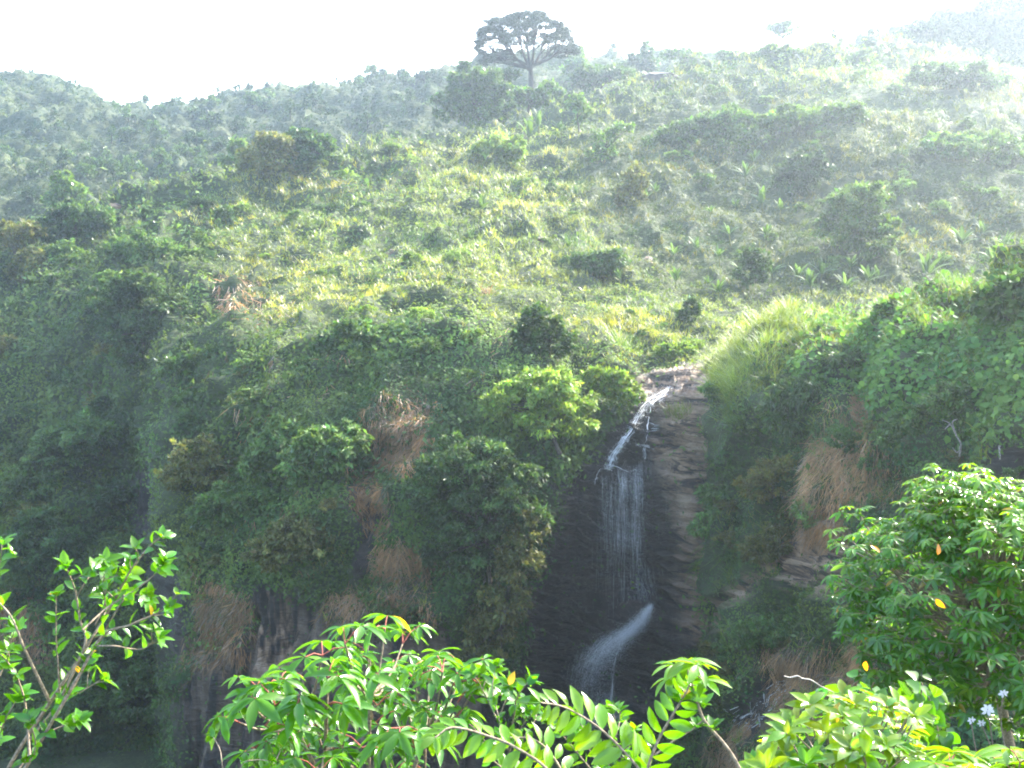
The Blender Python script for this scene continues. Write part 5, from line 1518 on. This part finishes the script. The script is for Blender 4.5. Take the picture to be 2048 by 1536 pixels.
# --- arching branches with two rows of broad leaves
def frond(fol, stem, pts, Y, Lpx, num, col, w0=4.0, dep=None, tilt=0.2, droop=.3, both=True, T=LEAF_C):
    k = Y / F
    P = smooth_path(at([p[0] for p in pts], [p[1] for p in pts], Y + (0 if dep is None else np.array(dep))), 8)
    tube(stem, P, np.linspace(w0, 1.6, len(P)) * k, 6)
    t = nrm(np.gradient(P, axis=0))
    for q in range(num):
        f_ = .12 + .88 * q / (num - 1)
        i = int(f_ * (len(P) - 1))
        ax = t[i]
        # the blade of the branch lies tilted towards the viewer
        up = nrm(np.array([0, -.75, .75]) - (np.array([0, -.75, .75]) * ax).sum() * ax)
        sd = np.cross(ax, up)
        for sg in (1, -1):
            d = nrm(sd * sg * .85 + ax * .55 + rng.normal(size=3) * .10 + np.array([0, 0, -droop]))
            n = up + sd * sg * tilt + rng.normal(size=3) * .22
            L = Lpx * k * (1.0 - .45 * max(0, f_ - .6) / .4) * rng.uniform(.85, 1.1)
            leaves_at(fol, T, [P[i]], [d], [n], [L], vary(col, 1, .12, .1))
    leaves_at(fol, T, [P[-1]] * 2, [t[-1] + rng.normal(size=3) * .3 for _ in range(2)], [[0, -.5, 1], [.3, -.4, 1]], [Lpx * k * .7] * 2, vary(col, 2))

def frond_plant(label, base, Y, fronds, extra=None):
    root = empty('leafy_branch', base, label, 'branch')
    fol, stem = Acc(), Acc()
    for pts, Lpx, num, col, dep in fronds:
        frond(fol, stem, pts, Y, Lpx, num, col, dep=dep)
    if extra:
        extra(fol, stem)
    finish(root, base, [('stem', stem, M_STEM, True), ('foliage', fol, M_NEAR, True)])
    return root
YF = 3.5
frond_plant('arching branch with two rows of broad lime leaves in front of the falls', at(1370, 1700, YF), YF,
            [([(1370, 1700), (1300, 1570), (1245, 1500), (1190, 1450), (1130, 1415), (1080, 1405)], 66, 13, G2 * .9, [0, 0, 0, 0, -.05, -.1])])
frond_plant('drooping yellow-green branch of crowded leaves at the bottom centre', at(1180, 1720, YF), YF,
            [([(1180, 1720), (1110, 1560), (1040, 1500), (970, 1470), (905, 1455), (870, 1475)], 58, 13, G2, [0, 0, 0, 0, -.05, -.1]),
             ([(1180, 1720), (1150, 1600), (1110, 1520), (1070, 1480), (1020, 1475)], 52, 10, G2, [0, 0, .1, .1, .1]),
             ([(1180, 1720), (1090, 1620), (1020, 1550), (985, 1520)], 54, 8, G1, [0, .1, .1, .1])])
def top_rosette(fol, stem):
    k = YF / F
    P = smooth_path(at([1520, 1480, 1450, 1408, 1388, 1372], [1640, 1540, 1490, 1440, 1380, 1330], YF), 6)
    tube(stem, P, np.linspace(5, 2.4, len(P)) * k, 6)
    for x, y in ((1372, 1322), (1350, 1330), (1395, 1330), (1340, 1355), (1405, 1360)):
        p = at(x, y, YF + rng.normal(0, .08))
        tube(stem, [P[-1], p], np.array([1.6, 1.2]) * k, 5)
        az = rng.uniform(0, 6.28)
        palmate(fol, p, np.array([math.cos(az), math.sin(az), 0]), nrm(np.array([0, 0, 1.]) + rng.normal(size=3) * .2), 66 * k, 7, G2)
    for x, y in ((1395, 1450), (1425, 1455), (1362, 1395), (1408, 1410)):
        p = at(x, y, YF)
        rosette(fol, p, np.array([0, 0, 1.]), 34 * k, 6, G1)
    q = at([1408, 1380, 1350, 1310], [1440, 1462, 1480, 1510], YF)
    tube(stem, smooth_path(q, 4), 2 * k, 5)
frond_plant('upright leafy branch with a drooping crown beside a fern-like spray', at(1520, 1640, YF), YF,
            [([(1265, 1700), (1290, 1560), (1312, 1490), (1345, 1430), (1372, 1385), (1385, 1352)], 56, 13, G1 * .9, None)], top_rosette)

# --- right: tree with palmate leaves
def palm_tree():
    Y = 8.6; k = Y / F
    base = at(2045, 1640, Y)
    root = empty('tree', base, 'rounded bright green tree with hand-shaped leaves at right', 'tree')
    fol, wood = Acc(), Acc()
    trunk = smooth_path(at([2045, 2025, 2005, 1990, 1975, 1970], [1640, 1520, 1420, 1330, 1250, 1170], Y), 5)
    tube(wood, trunk, np.linspace(13, 6, len(trunk)) * k, 8)
    c = at(1968, 1215, Y)
    R3 = np.array([288, 290, 262]) * k
    tips = []
    for _ in range(930):
        d = randdir(1)[0]
        if d[2] < -.55: d[2] *= -1
        d = nrm(d)
        r = rng.uniform(.55, 1.0) ** .5
        lump = 1 + .16 * math.sin(6 * d[0] + 2) * math.cos(7 * d[2] + 1) + rng.normal() * .05
        p = c + d * R3 * r * lump
        if d[2] < 0 and d[0] < -.1: p[0] += .25 * R3[0] * (-d[2])
        tips.append((p, d))
    for _ in range(60):     # lower skirts
        p = at(rng.uniform(1730, 2060), rng.uniform(1330, 1470), Y + rng.normal(0, .6)); tips.append((p, np.array([0, 0, .6])))
    for j, (p, d) in enumerate(tips):
        if j % 5 == 0:
            s = trunk[rng.integers(len(trunk) // 2, len(trunk))]
            m = (s + p) / 2 + np.array([0, 0, -.08]) + rng.normal(size=3) * .06
            P = smooth_path([s, m, p], 4)
            tube(wood, P, np.linspace(4, 1.2, len(P)) * k, 5)
        for q in range(rng.integers(2, 4)):
            az = rng.uniform(0, 6.28)
            h = np.array([math.cos(az), math.sin(az), 0]) + d * .5
            ln = rng.uniform(10, 26) * k
            e = p + h * ln
            tube(wood, [p, e], np.array([.9, .7]) * k, 4, (.15, .14, .05))
            up = nrm(np.array([0, 0, 1.]) + .45 * d + rng.normal(size=3) * .2)
            col = G2 if rng.random() < .15 + .5 * max(0, d[2]) else G1  # sunlight through the upper leaves painted as more yellow-green towards the top
            palmate(fol, e, h, up, 28 * k * rng.uniform(.7, 1.15), int(rng.integers(5, 8)), col * rng.uniform(.7, 1.1), 2.2)
    k2 = 4
    p = at(rng.uniform(1700, 2040, k2), rng.uniform(1080, 1400, k2), Y - 1.75)
    leaves_at(fol, LEAF_A, p, rng.normal(size=(k2, 3)) - [0, 0, .8], rng.normal(size=(k2, 3)) + [0, -1, .4], np.full(k2, 19 * k), np.array([.5, .3, .02]) * rng.uniform(.5, 1.1, (k2, 1)) * [1, rng.uniform(.7, 1), 1])
    finish(root, base, [('trunk', wood, M_STEM, True), ('crown', fol, M_NEAR, True)])
palm_tree()

# --- lower right: yellow-green shrub, whorls of oval leaves
def oval_shrub():
    Y = 4.2; k = Y / F
    base = at(1700, 1760, Y)
    root = empty('shrub', base, 'yellow-green shrub with whorls of oval leaves at lower right', 'shrub')
    fol, wood = Acc(), Acc()
    top = [(1490, 1520), (1540, 1465), (1570, 1430), (1620, 1395), (1690, 1375), (1770, 1378), (1830, 1410), (1850, 1470), (1865, 1530)]
    hub = at(1700, 1620, Y)
    tube(wood, [base, hub], [.02, .015], 6)
    for _ in range(105):
        x = rng.uniform(1500, 1855)
        y0 = np.interp(x, *zip(*top)); y = y0 + 12 + (1600 - y0) * rng.beta(1, 1.6)
        p = at(x, y, Y + rng.normal(0, .38))
        m = (hub + p) / 2 + np.array([0, 0, -.04]) + rng.normal(size=3) * .03
        P = smooth_path([hub, m, p], 4)
        tube(wood, P, np.linspace(3.2, 1.4, len(P)) * k, 5)
        rosette(fol, p, nrm(P[-1] - P[-3] + np.array([0, 0, .06])), 46 * k, int(rng.integers(6, 10)), np.array([.115, .21, .011]) if rng.random() < .8 else G1, LEAF_C, 1.0)
        rosette(fol, P[-3], nrm(P[-1] - P[-3]), 46 * k, 4, G1, LEAF_C, 1.1)
    # a creeping tendril
    tn = smooth_path(at([1640, 1622, 1605, 1595, 1580, 1568], [1372, 1360, 1357, 1352, 1355, 1352], Y), 4)
    finish(root, base, [('stem', wood, M_STEM, True), ('foliage', fol, M_NEAR, True)])
    a = Acc(); tube(a, np.vstack([at([1700], [1400], Y), tn]), 1.3 * k, 5, (.2, .3, .08))
    a.v = [v - base for v in a.v]
    a.build('tendril', M_PALE, root, smooth=True)
oval_shrub()

# --- bottom right corner: another palmate plant and a creeper with round leaves
tips_r = [(1900, 1505), (1950, 1498), (2000, 1495), (2040, 1500), (1925, 1530), (1980, 1528), (2030, 1535), (1880, 1535), (2070, 1510), (1960, 1560), (1900, 1570)]
palmate_shrub('shrub', 'pale palmate shrub filling the bottom right corner', 'shrub', at(1990, 1740, 4.0), tips_r, 4.0, 80, G2 * .95, .3, [(1940, 1600), (2020, 1600)], per=(1, 3), num=(6, 9))

def creeper():
    Y = 6.4; k = Y / F
    base = at(1860, 1640, Y)
    root = empty('creeper', base, 'round-leaved creeper draped between the oval-leaved shrub and the tree', 'creeper')
    fol, wood = Acc(), Acc()
    for _ in range(16):
        x = rng.uniform(1640, 1920)
        P = smooth_path(at([1860, (1860 + x) / 2 + rng.normal() * 20, x], [1640, 1490, rng.uniform(1360, 1420)], Y + rng.normal(0, .3, 3)), 6)
        tube(wood, P, 1.6 * k, 5)
        for q in range(3, len(P)):
            for _2 in range(3):
                d = rng.normal(size=3) + np.array([0, -.3, -.6])
                leaves_at(fol, LEAF_D, [P[q] + rng.normal(size=3) * 10 * k], [d], [np.array([0, -.4, 1]) + rng.normal(size=3) * .4], [34 * k * rng.uniform(.6, 1.15)], vary(G3, 1))
    finish(root, base, [('stem', wood, M_STEM, True), ('foliage', fol, M_NEAR, True)])
creeper()

# --- white blossoms by the trunk at right
PETAL = fine_leaf(.5, .2, .2, n=4, peak=.6)
def blossom(x, y, Lpx, num, label, stem_to):
    Y = 7.2; k = Y / F
    base = at(*stem_to, Y)
    root = empty('flower', base, label, 'flower')
    st, pe = Acc(), Acc()
    p = at(x, y, Y)
    tube(st, smooth_path([base, (base + p) / 2 + rng.normal(size=3) * .03, p], 4), 1.3 * k, 5)
    ang = np.arange(num) * 6.283 / num + rng.uniform(0, 6)
    d = np.stack([np.cos(ang), -.35 + 0 * ang, np.sin(ang) * .8 + .1], -1)
    n = np.broadcast_to([0, -1., .5], (num, 3)) + rng.normal(size=(num, 3)) * .3
    leaves_at(pe, PETAL, np.broadcast_to(p, (num, 3)), d, n, Lpx * k * rng.uniform(.8, 1.15, num), np.clip(vary([.78, .72, .74], num, .05, .03), 0, .85))
    finish(root, base, [('stem', st, M_STEM, True), ('petals', pe, M_PETAL, True)])
blossom(1975, 1418, 15, 7, 'largest white starry flower near the tree trunk at right', (1990, 1540))
blossom(1942, 1440, 9, 6, 'small white flower left of a pair below the starry flower', (1960, 1540))
blossom(1962, 1446, 9, 6, 'small pinkish white flower right of a pair below the starry flower', (1975, 1545))
blossom(2006, 1386, 11, 6, 'white flower touching the tree trunk at right', (2020, 1540))


# ------------------------------------------------------------------ haze
def haze_box():
    lo = np.array([-330., -30., -41.]); hi = np.array([400., 440., 92.])
    a = Acc()
    v = np.array([[x, y, z] for z in (lo[2], hi[2]) for y in (lo[1], hi[1]) for x in (lo[0], hi[0])])
    a.add(v, [[0, 2, 3, 1], [4, 5, 7, 6], [0, 1, 5, 4], [2, 6, 7, 3], [0, 4, 6, 2], [1, 3, 7, 5]])
    m, N, L = nt('pale air')
    out = N.new('ShaderNodeOutputMaterial')
    pv = N.new('ShaderNodeVolumePrincipled')
    pv.inputs['Color'].default_value = (0.69, 0.84, 1.0, 1)
    pv.inputs['Density'].default_value = HAZE_DENSITY
    pv.inputs['Anisotropy'].default_value = HAZE_G
    L.new(pv.outputs[0], out.inputs['Volume'])
    o = a.build('haze', m)
    tag(o, kind='stuff')
haze_box()
